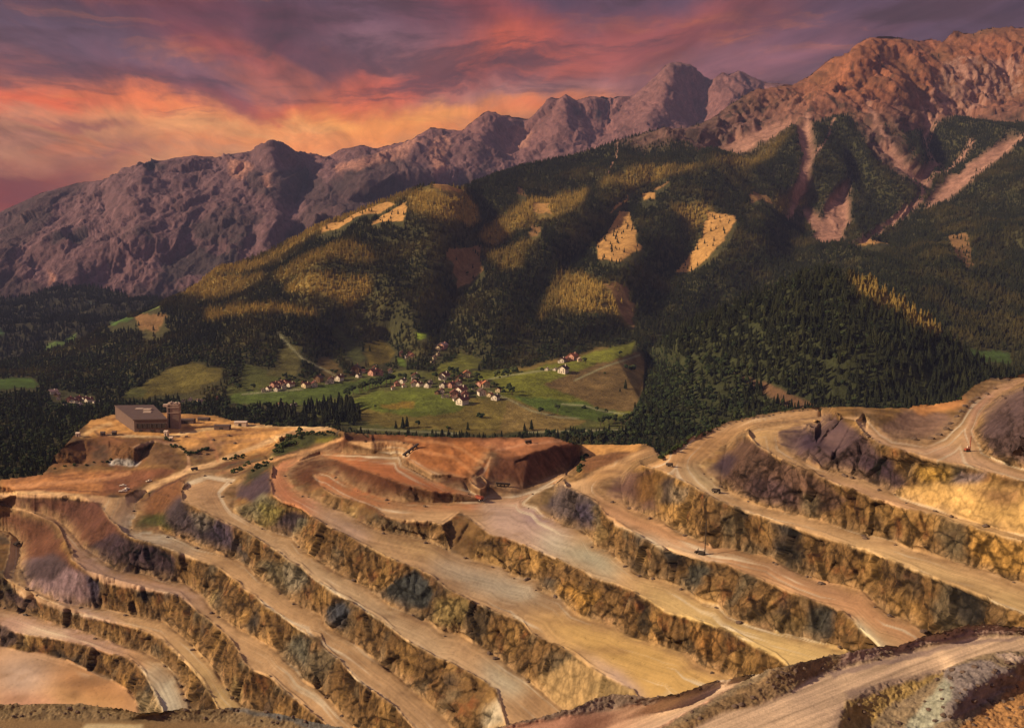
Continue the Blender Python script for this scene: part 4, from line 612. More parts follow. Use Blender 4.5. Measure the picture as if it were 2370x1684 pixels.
CLEAR = [("980,437 1040,440 1060,455 1050,465 1010,462", 1), ("890,470 920,480 880,500 820,520 780,545 745,550 760,530 820,500", 1), ("950,480 948,545 900,540 860,545 890,510", 1), ("1020,592 1110,590 1120,640 1060,680 1040,650", 0),
 ("1415,520 1460,518 1480,590 1430,630 1390,630 1380,580 1400,570", 1), ("1640,520 1710,520 1680,570 1600,620 1560,630 1620,560", 1), ("1198,440 1210,445 1212,465 1195,462", 0), ("1235,480 1270,480 1275,510 1240,505", 1), ("1225,530 1248,540 1245,565 1230,560", 0),
 ("1475,475 1515,475 1520,490 1490,500", 1), ("1510,470 1560,440 1550,450 1525,475", 0), ("1400,505 1440,470 1430,490 1390,520", 1), ("1735,455 1770,455 1790,475 1760,470 1735,485", 0), ("1400,680 1440,680 1460,740 1462,770 1420,730", 0),
 ("2192,550 2240,552 2250,620 2230,640 2210,590", 0), ("320,755 395,750 380,765 330,780", 0), ("1980,580 2060,565 2040,580 1980,592", 1), ("150,660 165,668 160,678 148,672", 0)]
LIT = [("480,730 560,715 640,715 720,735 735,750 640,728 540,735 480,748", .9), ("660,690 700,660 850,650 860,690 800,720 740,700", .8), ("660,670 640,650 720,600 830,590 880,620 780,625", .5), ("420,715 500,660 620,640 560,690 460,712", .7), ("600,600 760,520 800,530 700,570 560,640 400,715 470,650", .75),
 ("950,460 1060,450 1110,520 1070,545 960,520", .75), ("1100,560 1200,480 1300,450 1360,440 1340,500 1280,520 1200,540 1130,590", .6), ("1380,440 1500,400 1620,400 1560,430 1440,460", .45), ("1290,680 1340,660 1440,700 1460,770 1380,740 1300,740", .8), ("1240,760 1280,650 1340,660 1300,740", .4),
 ("1540,500 1640,500 1660,520 1600,545", .7), ("1640,400 1760,340 1840,310 1740,400", .35), ("1780,470 1850,440 1870,480 1800,500", .35), ("560,470 950,440 960,460 700,560", .5), ("1110,600 1250,560 1180,640", .35)]  # sunlit patches painted into hill ground and tree colours
MEAD = [("520,890 640,880 900,855 1000,862 1130,868 1300,840 1470,810 1480,985 1180,1000 880,1000 800,985 640,935 530,935", (86, 90, 44)), ("-50,878 60,874 92,885 80,898 -50,900", (70, 96, 36)), ("285,915 400,845 440,838 520,852 505,880 440,905 330,925", (98, 92, 42)), ("285,905 320,895 345,900 330,922 290,922", (82, 86, 40)),
 ("555,875 570,840 600,848 640,870 700,868 640,885 600,905 530,905 545,890", (80, 86, 40)), ("650,805 695,802 692,868 660,875 620,868", (84, 82, 42)), ("735,830 760,822 790,850 800,870 745,875 735,850", (98, 84, 46)),
 ("845,800 880,793 915,815 905,840 850,850 845,825", (100, 90, 38)), ("770,765 830,800 845,830 820,850 790,800 750,770", (72, 78, 40)),
 ("520,920 560,905 690,900 790,885 905,870 900,885 860,900 790,920 720,935 640,935 530,935", (84, 102, 42)), ("790,940 860,905 960,898 1010,905 1050,925 1140,920 1180,920 1240,950 1330,985 1290,998 1100,1005 880,985 830,975", (112, 102, 48)),
 ("800,935 860,905 960,898 1010,905 1060,930 1100,930 1050,955 960,965 860,950", (96, 108, 40)), ("880,935 960,925 960,945 900,950", (132, 112, 44)), ("975,870 1070,815 1115,830 1108,855 1060,862 1010,868", (100, 104, 42)), ("870,870 960,865 975,870 905,885", (88, 100, 44)),
 ("1095,862 1200,850 1290,838 1400,808 1470,798 1470,860 1480,930 1460,960 1300,975 1220,940 1160,915 1150,880 1110,880", (112, 118, 42)), ("1340,855 1480,815 1500,850 1470,955 1400,950 1330,920 1260,890", (112, 94, 56)), ("1180,915 1340,930 1430,955 1380,975 1260,960", (82, 102, 40)),
 ("1180,925 1300,960 1360,975 1300,1000 1150,1000", (122, 106, 58)), ("965,778 992,775 990,790 968,792", (128, 150, 48)), ("330,735 370,725 380,740 340,752", (130, 150, 76)), ("105,800 180,785 170,795 110,808", (100, 110, 50)), ("260,770 320,755 320,765 270,780", (80, 110, 50)),
 ("920,828 945,830 940,850 925,845", (86, 106, 38)), ("1190,850 1300,830 1400,803 1402,808 1300,838 1190,862", (128, 112, 56)), ("2240,810 2330,815 2340,840 2260,840", (60, 80, 36))]
PATHS = ["1130,905 1180,925 1230,950 1290,965 1340,968", "1300,935 1350,938 1400,952 1450,958", "1130,878 1180,868 1250,858 1300,852", "560,912 640,905 700,900", "640,780 700,830 780,870", "1480,822 1400,848 1330,880", "1220,1000 1350,996 1500,993 1620,994", "830,992 900,995 1060,1003"]
clear = np.zeros(H.X.shape); scree = np.zeros(H.X.shape); lit = np.zeros(H.X.shape); mead = np.zeros(H.X.shape)
for s_, v in CLEAR: clear = np.maximum(clear, H.poly(P2(s_), 1.5))
for s_ in SCREE: scree = np.maximum(scree, H.poly(P2(s_), 2.5))
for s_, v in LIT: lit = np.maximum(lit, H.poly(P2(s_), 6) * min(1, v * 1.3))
mc = np.zeros(H.X.shape + (3,))
for s_, c in MEAD:
    w = H.poly(P2(s_), 2.0); mead = np.maximum(mead, w); mc[:] = mc * (1 - w[..., None]) + alb(c, 0.85) * np.array((1.2, 0.88, 0.8)) * w[..., None]
nr2 = H.normals()
# tree line: forest runs up in fingers, rock above
tl = fbm(HP, 260, 4, 0.6, 2.0, False, (1, 1, 0.3))
RANGE = np.clip((HP[..., 1] - 4300) / 300, 0, 1)
rk = np.clip(blur(rk, 2.0) + 1.1 * (rk > 0) * np.minimum(tl, 0) + 0.0, 0, 1)
rk = np.maximum(rk, scree * (H.X > 1500))
rk_s = blur(rk, 2.0)
farw = np.clip((HP[..., 1] - 2300) / 900, 0, 1)
hillw = np.clip((830 - H.Y) / 60, 0, 1)
d = fbm(HP, 420, 4, 0.5, 7.0) * 30 * hillw * (1 - rk_s) + (fbm(HP + 50 * np.stack([tl, tl, tl], -1), 520, 3, 0.45, 11.0, True, (1, .45, .3)) - 0.2) * 75 * hillw * (1 - rk_s) * farw
rr = (fbm(HP + 60 * np.stack([tl, tl, tl], -1), 380, 5, 0.55, 21.0, True, (1.0, 0.35, 0.2)) - 0.15) * 60 + (fbm(HP, 110, 4, 0.62, 25.0, True, (1, 0.5, 0.14)) - 0.3) * 24 + fbm(HP, 60, 3, 0.55, 26.0, False, (.15, .15, 1.2)) * 5
rr = rr + (fbm(HP, 85, 5, 0.68, 28.0, True, (1, 0.6, 0.10)) - 0.3) * 14
rsl = H.mask & (rk_s > 0.03); h1, _ = facets(HP, 190.0, rsl, (1, .8, .28), 21); h2, _ = facets(HP, 80.0, rsl, (1, .8, .26), 22); h3, _ = facets(HP, 34.0, rsl, (1, .8, .5), 23)
rr = rr * 0.7 + h1 * 26 + h2 * 14 + h3 * 6
d = d + rr * rk_s * (1 - 0.85 * scree) * (0.35 + 0.65 * edge)
ns = np.stack([blur(nr2[..., i], 6) for i in range(3)], -1); ns /= np.linalg.norm(ns, axis=-1)[..., None] + 1e-9
H.P += ns * (d * np.clip((H.Y - sily[None, :]) / 14, 0.05, 1))[..., None]
# colours
CH = np.zeros_like(H.P); na = fbm(HP, 150, 4, 0.55, 33.0); nb2 = fbm(HP, 40, 4, 0.6, 37.0)
CH[:] = np.array([0.05, 0.055, 0.024])
def layh(w, c):
    w = np.clip(w, 0, 1)[..., None]; CH[:] = CH * (1 - w) + np.asarray(c) * w
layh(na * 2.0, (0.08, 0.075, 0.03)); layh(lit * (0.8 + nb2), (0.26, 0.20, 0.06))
stripe = fbm(HP, 50, 5, 0.6, 41.0, True, (1, 0.4, 0.12)); rc = np.zeros_like(CH); rc[:] = (0.125, 0.076, 0.070)
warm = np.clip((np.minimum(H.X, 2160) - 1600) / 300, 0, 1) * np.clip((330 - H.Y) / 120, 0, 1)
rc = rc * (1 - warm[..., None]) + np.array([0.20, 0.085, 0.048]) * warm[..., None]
st2 = fbm(HP, 22, 5, 0.7, 43.0, True, (1, 0.5, 0.16))
rc *= (0.62 + 0.55 * stripe + 0.35 * nb2 + 0.5 * st2).clip(.2, 2)[..., None]
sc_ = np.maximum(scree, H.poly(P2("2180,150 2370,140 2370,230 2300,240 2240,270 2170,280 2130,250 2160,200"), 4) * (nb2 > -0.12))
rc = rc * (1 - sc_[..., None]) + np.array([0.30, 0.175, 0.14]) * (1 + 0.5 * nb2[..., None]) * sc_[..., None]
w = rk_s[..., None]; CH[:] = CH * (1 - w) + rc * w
bushy = np.clip(fbm(HP, 70, 5, 0.65, 55.0) * 6 - 0.6 + (H.Y - 250) / 120, 0, 1) * (1 - sc_) * rk_s
layh(bushy * 0.85, (0.045, 0.034, 0.028))
layh(clear * (1 - rk_s), (0.44, 0.27, 0.10)); w = mead[..., None]; CH[:] = CH * (1 - w) + mc * w * (1 + 0.5 * nb2[..., None] * w + 0.6 * na[..., None])
CLW = clear * (0.75 + 1.2 * nb2); 
for s_, v in CLEAR:
    if not v: layh(H.poly(P2(s_), 1.5) * 0.8, (0.15, 0.095, 0.05))
for s_ in PATHS:
    pd = linedist(H.X, H.Y, gx2, gy2, [P2(s_)], 8); layh(np.exp(-(pd / 1.9) ** 2) * 0.8, alb((168, 148, 104), 0.8))
CHUTE = [("2112,232 2130,270 2150,300 2134,322 2150,350 2168,388 2160,405", 3.0), ("2166,262 2160,300 2150,332", 2.2), ("2008,235 2024,300 2058,358 2100,420 2128,452", 6.0), ("2250,335 2205,375 2165,418 2135,452 2128,478 2090,502 2060,520", 7.0), ("2380,325 2300,372 2226,428 2150,488", 7.0),
 ("2070,240 2100,300 2110,330", 3.0), ("1868,285 1862,330 1866,380 1850,440 1828,500", 8.0), ("1925,290 1905,340 1880,370", 3.0), ("2240,160 2210,230 2180,270", 4.0), ("2300,150 2260,240 2230,275", 5.0), ("1430,330 1425,380 1405,420", 2.5), ("1800,300 1760,330 1700,345", 5.0)]
for s_, wd_ in CHUTE:
    ln_ = P2(s_ .replace(' ', ',0 ') + ',0'); pd = linedist(H.X + 5 * perlin(H.X / 20, H.Y / 20, H.X * 0), H.Y, gx2, gy2, [ln_], 34)
    cw = np.exp(-(pd / wd_) ** 2) * np.clip(0.9 + 1.2 * nb2, .3, 1); layh(cw * 0.9, (0.36, 0.215, 0.175)); scree = np.maximum(scree, cw * 1.0)
CH *= (1 + 0.35 * nb2)[..., None]
CH = np.clip(CH, 0.008, 0.8)
hillm = attr_mat('hill_ground', [(30, 0.75, 1.25), (9, 0.75, 1.25)], 0.6, bdist=7, stretch=(1, 1, 0.35))
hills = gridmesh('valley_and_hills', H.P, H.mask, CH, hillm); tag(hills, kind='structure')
backm = bpy.data.materials.new('back_slope'); backm.use_nodes = True
backm.node_tree.nodes['Principled BSDF'].inputs['Base Color'].default_value = (0.1, 0.08, 0.06, 1); backm.node_tree.nodes['Principled BSDF'].inputs['Roughness'].default_value = 1
def backside(name, L, steps, stepx=3):
    rp = []
    for i in range(0, len(L.gx), stepx):
        c_ = np.nonzero(L.mask[:, i])[0]
        if len(c_): rp.append(Vector(L.P[c_[0], i]) + Vector((0, 0, -1.0)))
    skirt(name, rp, steps, backm, 0)
backside('hill_back_slope', H, [(0, 0), (60, -25), (300, -200), (900, -700)])

# ------------------------------------------------------------------ far limestone range
FSK = "-260,560 -100,525 0,490 93,446 181,422 259,415 337,384 404,365 451,360 498,365 544,355 581,350 601,340 627,332 648,337 679,352 715,355 757,365 793,345 829,337 876,345 923,332 959,321 995,298 1037,301 1073,301 1104,275 1130,258 1156,264 1185,272 1226,275 1273,226 1290,232 1309,220 1335,233 1377,223 1418,228 1465,223 1496,197 1517,176 1548,145 1569,143 1600,150 1626,176 1646,187 1670,168 1688,176 1709,163 1745,181 1766,192 1850,200 2000,230 2700,300"
fs = P2(FSK.replace(' ', ',0 ') + ',0')
def ydep(x): return float(np.interp(x, [-260, 400, 900, 1200, 1600, 2700], [7000, 7200, 8200, 8800, 9300, 9300]))
FL_ = [[(x, y, ydep(x), 'y') for x, y, _ in fs], [(x, y, ydep(x) - 1500, 'y') for x, y in ((-260, 640), (0, 600), (300, 560), (600, 520), (900, 470), (1200, 420), (1500, 330), (1700, 330), (2700, 400))],
 [(x, y, 5300, 'y') for x, y in ((-260, 700), (0, 690), (150, 690), (330, 700), (600, 690), (1000, 640), (1600, 560), (2700, 600))],
 yl("400,400,6900 440,480,6300 470,560,5800"), yl("627,345,7100 640,440,6600 600,540,6000"), yl("720,370,7800 700,460,7100 690,560,6200"), yl("829,350,7700 780,430,6900 700,480,6300 620,540,5800"), yl("959,340,7800 940,400,6800 860,430,6400 760,500,5900"),
 yl("1130,270,8500 1110,340,7900 1090,420,7000"), yl("1215,290,8900 1190,360,8300"), yl("1300,235,8700 1290,330,8000 1260,400,7300"), yl("1420,240,9200 1400,330,8500"), yl("1548,155,9000 1530,240,8500 1500,300,8000"), yl("1620,200,9300 1620,300,8700"),
 [(x, 860, 4600, 'y') for x in (-260, 500, 1200, 2700)], yl("100,450,6900 60,540,6200 40,620,5600"), yl("220,425,7000 240,520,6400 300,620,5600")]
gx3 = np.arange(-258, 1950, 2.6); gy3 = np.arange(130, 850, 2.4)
G3 = tin(FL_, gx3, gy3, 'y'); X3, Y3 = np.meshgrid(gx3, gy3)
fy = np.interp(gx3, [p[0] for p in fs], [p[1] for p in fs])
jg = (fbm(np.stack([gx3, gx3 * 0, gx3 * 0], -1), 34, 5, 0.62, 9.0, True) - 0.3) * 13 * np.clip((gx3 - 380) / 200, .2, 1)
R = Layer(G3, gx3, gy3, Y3 > (fy - jg * 0.6)[None, :])
Gs = blur(np.where(R.mask, 1 / R.G, 0), 4) / np.maximum(blur(R.mask.astype(float), 4), 1e-3)
ed3 = np.clip((R.Y - fy[None, :]) / 26, 0, 1)
R.P = dirs(R.X, R.Y) * ((1 / R.G) * (1 - ed3) + Gs * ed3)[..., None]
RP = R.P.copy(); nr3 = R.normals(); n3s = np.stack([blur(nr3[..., i], 6) for i in range(3)], -1); n3s /= np.linalg.norm(n3s, axis=-1)[..., None] + 1e-9
wq = fbm(RP, 700, 3, 0.5, 3.0)
dd = (fbm(RP + 160 * np.stack([wq, wq, wq], -1), 950, 4, 0.5, 61.0, True, (1.0, 0.3, 0.28)) - 0.2) * 125 + (fbm(RP + 40 * wq[..., None], 300, 5, 0.62, 65.0, True, (1, 0.5, 0.16)) - 0.3) * 62 + (fbm(RP, 95, 4, 0.65, 68.0, True, (1, 0.5, 0.12)) - 0.3) * 20 + fbm(RP, 100, 3, 0.6, 66.0, False, (.15, .15, 1.4)) * 7
rsel = R.mask & (R.X < 1900); RQ = RP + 30 * wq[..., None]
q1, _ = facets(RQ, 300.0, rsel, (1, .7, .28), 11); q2, jq2 = facets(RQ, 120.0, rsel, (1, .7, .26), 12); q3, jq3 = facets(RQ, 52.0, rsel, (1, .7, .5), 13)
dd = dd * 0.60 + q1 * 32 + q2 * 13 + q3 * 5
R.P += n3s * (dd * np.clip((R.Y - fy[None, :]) / 18, 0.04, 1))[..., None]
CR_ = np.zeros_like(RP); CR_[:] = (0.112, 0.068, 0.080); _w = np.clip((RP[..., 1] - 7000) / 1500, 0, 1)[..., None]; CR_[:] = CR_ * (1 - _w) + np.array((0.150, 0.078, 0.080)) * _w
s3 = fbm(RP + 60 * wq[..., None], 190, 7, 0.68, 71.0, True, (1, 0.4, 0.2)); v3 = fbm(RP, 420, 6, 0.62, 75.0, False, (1, 0.5, 1.0))
s4 = fbm(RP, 60, 5, 0.7, 73.0, True, (1, 0.5, 0.14))
CR_ *= (0.42 + 0.75 * s3 + 0.6 * s4).clip(.15, 2)[..., None]
def layr(w, c):
    w = np.clip(w, 0, 1)[..., None]; CR_[:] = CR_ * (1 - w) + np.asarray(c) * w
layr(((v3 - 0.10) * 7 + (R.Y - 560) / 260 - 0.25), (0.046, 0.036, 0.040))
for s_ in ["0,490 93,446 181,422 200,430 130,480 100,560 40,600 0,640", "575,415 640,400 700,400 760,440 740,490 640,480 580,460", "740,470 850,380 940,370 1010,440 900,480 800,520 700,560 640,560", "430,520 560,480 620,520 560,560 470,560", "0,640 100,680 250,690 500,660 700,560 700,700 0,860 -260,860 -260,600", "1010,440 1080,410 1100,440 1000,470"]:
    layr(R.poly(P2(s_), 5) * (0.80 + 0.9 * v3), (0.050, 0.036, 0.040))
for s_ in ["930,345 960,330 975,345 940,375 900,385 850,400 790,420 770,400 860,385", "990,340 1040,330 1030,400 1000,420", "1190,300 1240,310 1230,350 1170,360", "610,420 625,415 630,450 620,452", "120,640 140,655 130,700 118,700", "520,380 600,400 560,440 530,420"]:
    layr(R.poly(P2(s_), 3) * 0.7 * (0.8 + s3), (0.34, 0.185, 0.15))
CR_ = np.clip(CR_, 0.01, 0.8)
farm = attr_mat('limestone', [(60, 0.7, 1.3), (20, 0.7, 1.3)], 0.6, bdist=16, stretch=(1, 1, 0.22))
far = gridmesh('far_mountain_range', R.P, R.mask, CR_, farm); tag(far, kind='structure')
backside('range_back_slope', R, [(0, 0), (150, -80), (450, -400)])

# ------------------------------------------------------------------ low hills down the valley on the left, in front of the far range
LHL = [yl("-260,690,4300 0,690,4400 60,688,4500 140,662,4650 220,664,4600 330,690,4300 420,720,4000 520,760,3900"), yl("-260,790,3500 0,780,3500 150,770,3500 300,780,3500 520,820,3500"), yl("-260,740,3800 100,725,4000 250,735,3900 520,790,3700"), yl("-260,880,3000 0,870,3000 520,880,3000")]
gx4 = np.arange(-258, 518, 3.0); gy4 = np.arange(655, 872, 2.4)
G4 = tin(LHL, gx4, gy4, 'y'); X4, Y4 = np.meshgrid(gx4, gy4)
l4 = P2("-260,690,0 0,690,0 60,688,0 140,662,0 220,664,0 330,690,0 420,720,0 520,760,0")
L4 = Layer(G4, gx4, gy4, Y4 > np.interp(gx4, [p[0] for p in l4], [p[1] for p in l4])[None, :])
P4 = L4.P.copy(); n4 = L4.normals(); L4.P += n4 * ((fbm(P4, 420, 5, 0.55, 81.0) * 90 + fbm(P4, 120, 3, 0.5, 83.0, True) * 14) * np.clip((L4.Y - 660) / 60, .1, 1))[..., None]
C4 = np.zeros_like(P4); C4[:] = (0.030, 0.032, 0.020)
C4 *= (1 + 0.8 * fbm(P4, 60, 4, 0.6, 85.0))[..., None]
for s_, c in (("105,800 180,783 175,795 110,808", (100, 110, 50)), ("255,770 330,752 330,764 265,780", (96, 104, 52)), ("300,755 390,725 390,745 320,765", (120, 136, 70)), ("298,678 318,684 325,694 302,690", (150, 100, 80)), ("-10,770 20,775 10,785 -10,785", (80, 100, 50)), ("205,704 225,706 222,712 206,710", (110, 110, 90))):
    w = L4.poly(P2(s_), 2)[..., None]; C4 = C4 * (1 - w) + alb(c, .8) * w
lowh = gridmesh('valley_foothills', L4.P, L4.mask, np.clip(C4, .008, .8), hillm); tag(lowh, kind='structure')
backside('foothill_back_slope', L4, [(0, 0), (100, -60), (500, -400)])

# ------------------------------------------------------------------ the dark wooded knoll behind the upper benches
KS = "1430,845,2280 1450,838,2240 1480,812,2200 1517,798,2170 1560,775,2150 1600,747,2130 1700,702,2100 1755,679,2090 1859,632,2100 1926,622,2100 2014,653,2060 2092,700,2020 2170,752,1970 2222,800,1930 2300,850,1900 2400,880,1880 2700,900,1880"
KL = [yl(KS), yl("1430,900,2150 1480,880,2080 1560,860,1990 1700,820,1900 1860,780,1850 1960,790,1820 2080,830,1800 2250,890,1800 2400,920,1780 2700,940,1780"), zl("1430,1000,-330 1480,1010,-330 1600,1020,-330 1900,1030,-330 2200,1030,-330 2700,1030,-330"), yl("1480,960,1840 1600,950,1780 1800,940,1730 2000,930,1710 2300,940,1700 2700,960,1700"), yl("1926,622,2100 1930,700,1960 1960,790,1820"), yl("1700,702,2100 1620,760,2040 1540,840,1990")]
gx5 = np.arange(1432, 2690, 3.0); gy5 = np.arange(618, 1030, 2.6)
G5 = tin(KL, gx5, gy5, 'y'); X5, Y5 = np.meshgrid(gx5, gy5); k5 = P2(KS)
K = Layer(G5, gx5, gy5, (Y5 > np.interp(gx5, [p[0] for p in k5], [p[1] for p in k5])[None, :]) & (X5 > np.interp(Y5, [800, 850, 900, 950, 1000, 1030], [1484, 1500, 1494, 1474, 1446, 1436]) + 7 * perlin(Y5 / 14, Y5 * 0, Y5 * 0)))
ksy = np.interp(gx5, [p[0] for p in k5], [p[1] for p in k5])[None, :]
Gs = blur(np.where(K.mask, 1 / K.G, 0), 5) / np.maximum(blur(K.mask.astype(float), 5), 1e-3); e5 = np.clip((K.Y - ksy) / 26, 0, 1)
K.P = dirs(K.X, K.Y) * ((1 / K.G) * (1 - e5) + Gs * e5)[..., None]
_t = np.clip((K.X - np.interp(K.Y, [800, 850, 900, 950, 1000, 1030], [1484, 1500, 1494, 1474, 1446, 1436])) / 90, 0, 1); _t = _t * _t * (3 - 2 * _t)
_hi = np.clip(np.round((K.X - gx2[0]) / 3.2).astype(int), 0, len(gx2) - 1); _hj = np.clip(np.round((K.Y - gy2[0]) / 2.6).astype(int), 0, len(gy2) - 1)
_hd = H.P[_hj, _hi]; _kd = dirs(K.X, K.Y); _wk = K.P[..., 1] / _kd[..., 1]; _wh = np.minimum(_hd[..., 1] / _kd[..., 1], _wk + 900) - 3.0
_mix = _wh * (1 - _t) + _wk * _t; K.P = _kd * _mix[..., None]
P5 = K.P.copy(); K.P += K.normals() * (fbm(P5, 160, 4, 0.5, 91.0) * 16 * e5)[..., None]
C5 = np.zeros_like(P5); C5[:] = (0.040, 0.050, 0.022); C5 *= (1 + 0.6 * fbm(P5, 30, 3, 0.6, 93.0))[..., None]
track5 = K.poly(P2("1700,862 1760,880 1830,905 1880,930 1900,945 1850,945 1800,925 1740,890"), 3)
C5 = C5 * (1 - track5[..., None]) + np.array((0.16, 0.10, 0.06)) * track5[..., None]
lit5 = K.poly(P2("1960,648 2020,655 2090,700 2170,755 2180,775 2130,765 2060,720 1990,690"), 6)  # sunlit flank, painted into ground colour and tree tint
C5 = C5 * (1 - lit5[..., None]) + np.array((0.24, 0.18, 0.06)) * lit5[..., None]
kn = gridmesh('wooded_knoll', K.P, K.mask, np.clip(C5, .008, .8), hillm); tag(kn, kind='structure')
backside('knoll_back_slope', K, [(0, 0), (40, -20), (200, -120), (400, -330)])

# ------------------------------------------------------------------ foreground: haul road and berms on the near shoulder
FC = P2("-300,1640,-165 0,1629,-165 80,1627,-165 190,1628,-165 260,1637,-165 330,1650,-165 420,1641,-166 500,1640,-166 560,1636,-166 650,1652,-166 740,1672,-166 840,1692,-165 1000,1708,-158 1100,1694,-150 1153,1680,-146 1284,1651,-142 1328,1636,-140 1372,1618,-139 1415,1607,-138 1500,1612,-137 1544,1610,-136 1592,1598,-135 1664,1572,-134 1697,1568,-133 1758,1558,-131 1806,1542,-129 1850,1533,-129 1916,1516,-129.5 1970,1509,-129 2023,1498,-128.5 2078,1494,-128 2122,1478,-127 2176,1465,-125 2209,1454,-124 2242,1446,-124 2307,1446,-124 2370,1452,-124 2700,1470,-124")
FGL = [FC, P2("-300,1670,-169 0,1662,-169 300,1668,-169 500,1672,-170 740,1700,-170 1000,1740,-165 1153,1715,-150"),
 P2("1200,1690,-147 1330,1662,-143 1420,1644,-142 1500,1636,-140.5 1560,1624,-139.5 1620,1606,-138"),
 P2("1530,1690,-139 1580,1666,-137 1640,1632,-135 1700,1608,-133.5 1750,1588,-132 1790,1560,-130 1806,1542,-129"), P2("1420,1684,-147 1530,1652,-144 1600,1630,-141 1660,1604,-138 1720,1578,-135"),
 P2("1560,1710,-139 1670,1650,-136 1750,1634,-135 1830,1602,-134 1870,1574,-134 1930,1550,-133.5 2000,1534,-132.5 2078,1514,-131.5 2150,1496,-130 2242,1474,-128.5 2370,1470,-128 2700,1490,-128"),
 P2("1935,1690,-136 1957,1620,-135 2023,1583,-134 2100,1566,-134 2154,1556,-133.5 2187,1548,-133"),
 P2("1990,1684,-142 2050,1640,-139 2140,1600,-137 2187,1560,-134"),
 P2("2190,1545,-133 2215,1538,-131 2275,1530,-129.5 2320,1538,-129.5 2345,1550,-130 2356,1572,-131.5"), P2("2200,1668,-137.5 2240,1650,-138 2275,1627,-138 2329,1599,-137.5 2366,1575,-137"), P2("2205,1640,-134 2242,1602,-132.5 2290,1570,-131"), P2("2100,1684,-141 2150,1640,-137 2190,1590,-133"),
 P2("2242,1524,-131 2310,1508,-129.5 2400,1506,-129.5 2700,1520,-129.5"), P2("-300,1820,-172 500,1820,-172 1200,1820,-160 1700,1820,-142 2200,1820,-141 2700,1820,-140")]
FGL = [wide(l, 3150) for l in FGL]; gx6 = np.arange(-298, 3150, 2.4); gy6 = np.arange(1436, 1818, 1.6)
G6 = tin(FGL, gx6, gy6, 'z'); X6, Y6 = np.meshgrid(gx6, gy6)
cy6 = np.interp(gx6, [p[0] for p in FC], [p[1] for p in FC]); cy6 = cy6 + fbm(np.stack([gx6, gx6 * 0, gx6 * 0], -1), 30, 5, 0.65, 2.0) * 3.5
N6 = Layer(G6, gx6, gy6, Y6 > cy6[None, :])
_z6 = blur(np.where(N6.mask, N6.P[..., 2], 0), 5) / np.maximum(blur(N6.mask.astype(float), 5), 1e-3); _d6 = dirs(N6.X, N6.Y)
_e6 = np.clip((N6.Y - cy6[None, :] - 6) / 20, 0, 1)[..., None]; N6.P = N6.P * (1 - _e6) + _d6 * (_z6 / _d6[..., 2])[..., None] * _e6
P6 = N6.P.copy()
road6 = inpoly(N6.X, N6.Y, [p[:2] for p in FGL[5]] + [(3150, 1550), (2700, 1520), (2400, 1506), (2310, 1508), (2242, 1524), (2187, 1548), (2154, 1556), (2023, 1583), (1957, 1620), (1935, 1690), (1930, 1818), (1400, 1818)]).astype(float)
road6 = np.maximum(road6, inpoly(N6.X, N6.Y, [(-300, 1664), (300, 1666), (500, 1671), (740, 1697), (1150, 1740), (1150, 1818), (-300, 1818)]))
road6 = np.maximum(road6, inpoly(N6.X, N6.Y, P2("1150,1690,0 1330,1655,0 1420,1638,0 1500,1630,0 1620,1600,0 1700,1568,0 1730,1570,0 1640,1620,0 1530,1680,0 1420,1720,0 1150,1740,0")))
rb = 1 - blur(road6, 1.5)
P6n = N6.normals()
up = np.array([0, 0, 1.0])
N6.P += (P6n * 0.6 + up * 0.4) * ((fbm(P6, 6, 5, 0.62, 3.0, True) * 1.0 + fbm(P6, 1.8, 4, 0.65, 7.0, True) * 0.7 - 0.6) * rb)[..., None] + up * (fbm(P6, 9, 4, 0.5, 11.0) * 0.25)[..., None]
C6 = np.zeros_like(P6); C6[:] = alb((140, 108, 78), 1.0); q6 = fbm(P6, 12, 4, 0.6, 13.0); q7 = fbm(P6, 2.5, 3, 0.6, 17.0)
for s_, c, f_, st in (("-300,1620 760,1640 860,1700 -300,1672", (122, 92, 62), 3, 1), ("500,1635 700,1655 820,1690 740,1690 600,1655", (90, 80, 74), 3, .9), ("-300,1664 500,1670 760,1700 700,1820 -300,1820", (136, 98, 62), 4, .95), ("200,1672 330,1676 330,1690 190,1690", (200, 162, 116), 3, .9),
   ("1140,1690 1330,1640 1500,1625 1620,1595 1720,1570 1640,1625 1530,1680 1400,1720", (184, 122, 94), 4, .9), ("1150,1680 1420,1605 1600,1595 1750,1565 1600,1612 1500,1630 1330,1655", (124, 94, 76), 3, .9), ("1600,1590 1660,1570 1760,1556 1740,1568 1640,1592", (206, 164, 128), 3, .8),
   ("1640,1640 1810,1545 1950,1520 2000,1520 1880,1565 1830,1595 1760,1625 1560,1700", (124, 88, 56), 4, .8), ("1960,1505 2180,1460 2370,1440 2700,1460 2700,1486 2370,1466 2242,1470 2000,1528 1930,1545", (146, 108, 90), 4, .95),
   ("1480,1700 1700,1640 1860,1590 1960,1550 1860,1610 1700,1690 1600,1730", (134, 96, 62), 5, .8), ("2040,1580 2187,1546 2190,1560 2050,1640 1990,1700 1940,1690 1960,1620", (156, 116, 64), 4, .95), ("2187,1545 2270,1528 2350,1548 2366,1575 2275,1630 2200,1670 2160,1670 2190,1600", (124, 100, 88), 3, .97), ("2090,1690 2190,1570 2210,1590 2160,1690", (150, 134, 108), 4, .9), ("2210,1690 2380,1570 2700,1570 2700,1820 2200,1820", (170, 112, 64), 4, .95)):
    w = N6.poly(P2(s_), f_)[..., None] * st; C6 = C6 * (1 - w) + alb(c, 1.15) * w
w = np.clip(blur(road6, 1.5) * np.clip((N6.WX - 1330) / 200, 0, 1), 0, 1)[..., None]
tr6 = fbm(np.stack([(N6.Y + 0.42 * N6.X - 0.00003 * (N6.X - 1500) ** 2) * 0.18, N6.X * 0.006, N6.X * 0], -1), 2.0, 4, 0.6, 5.0)
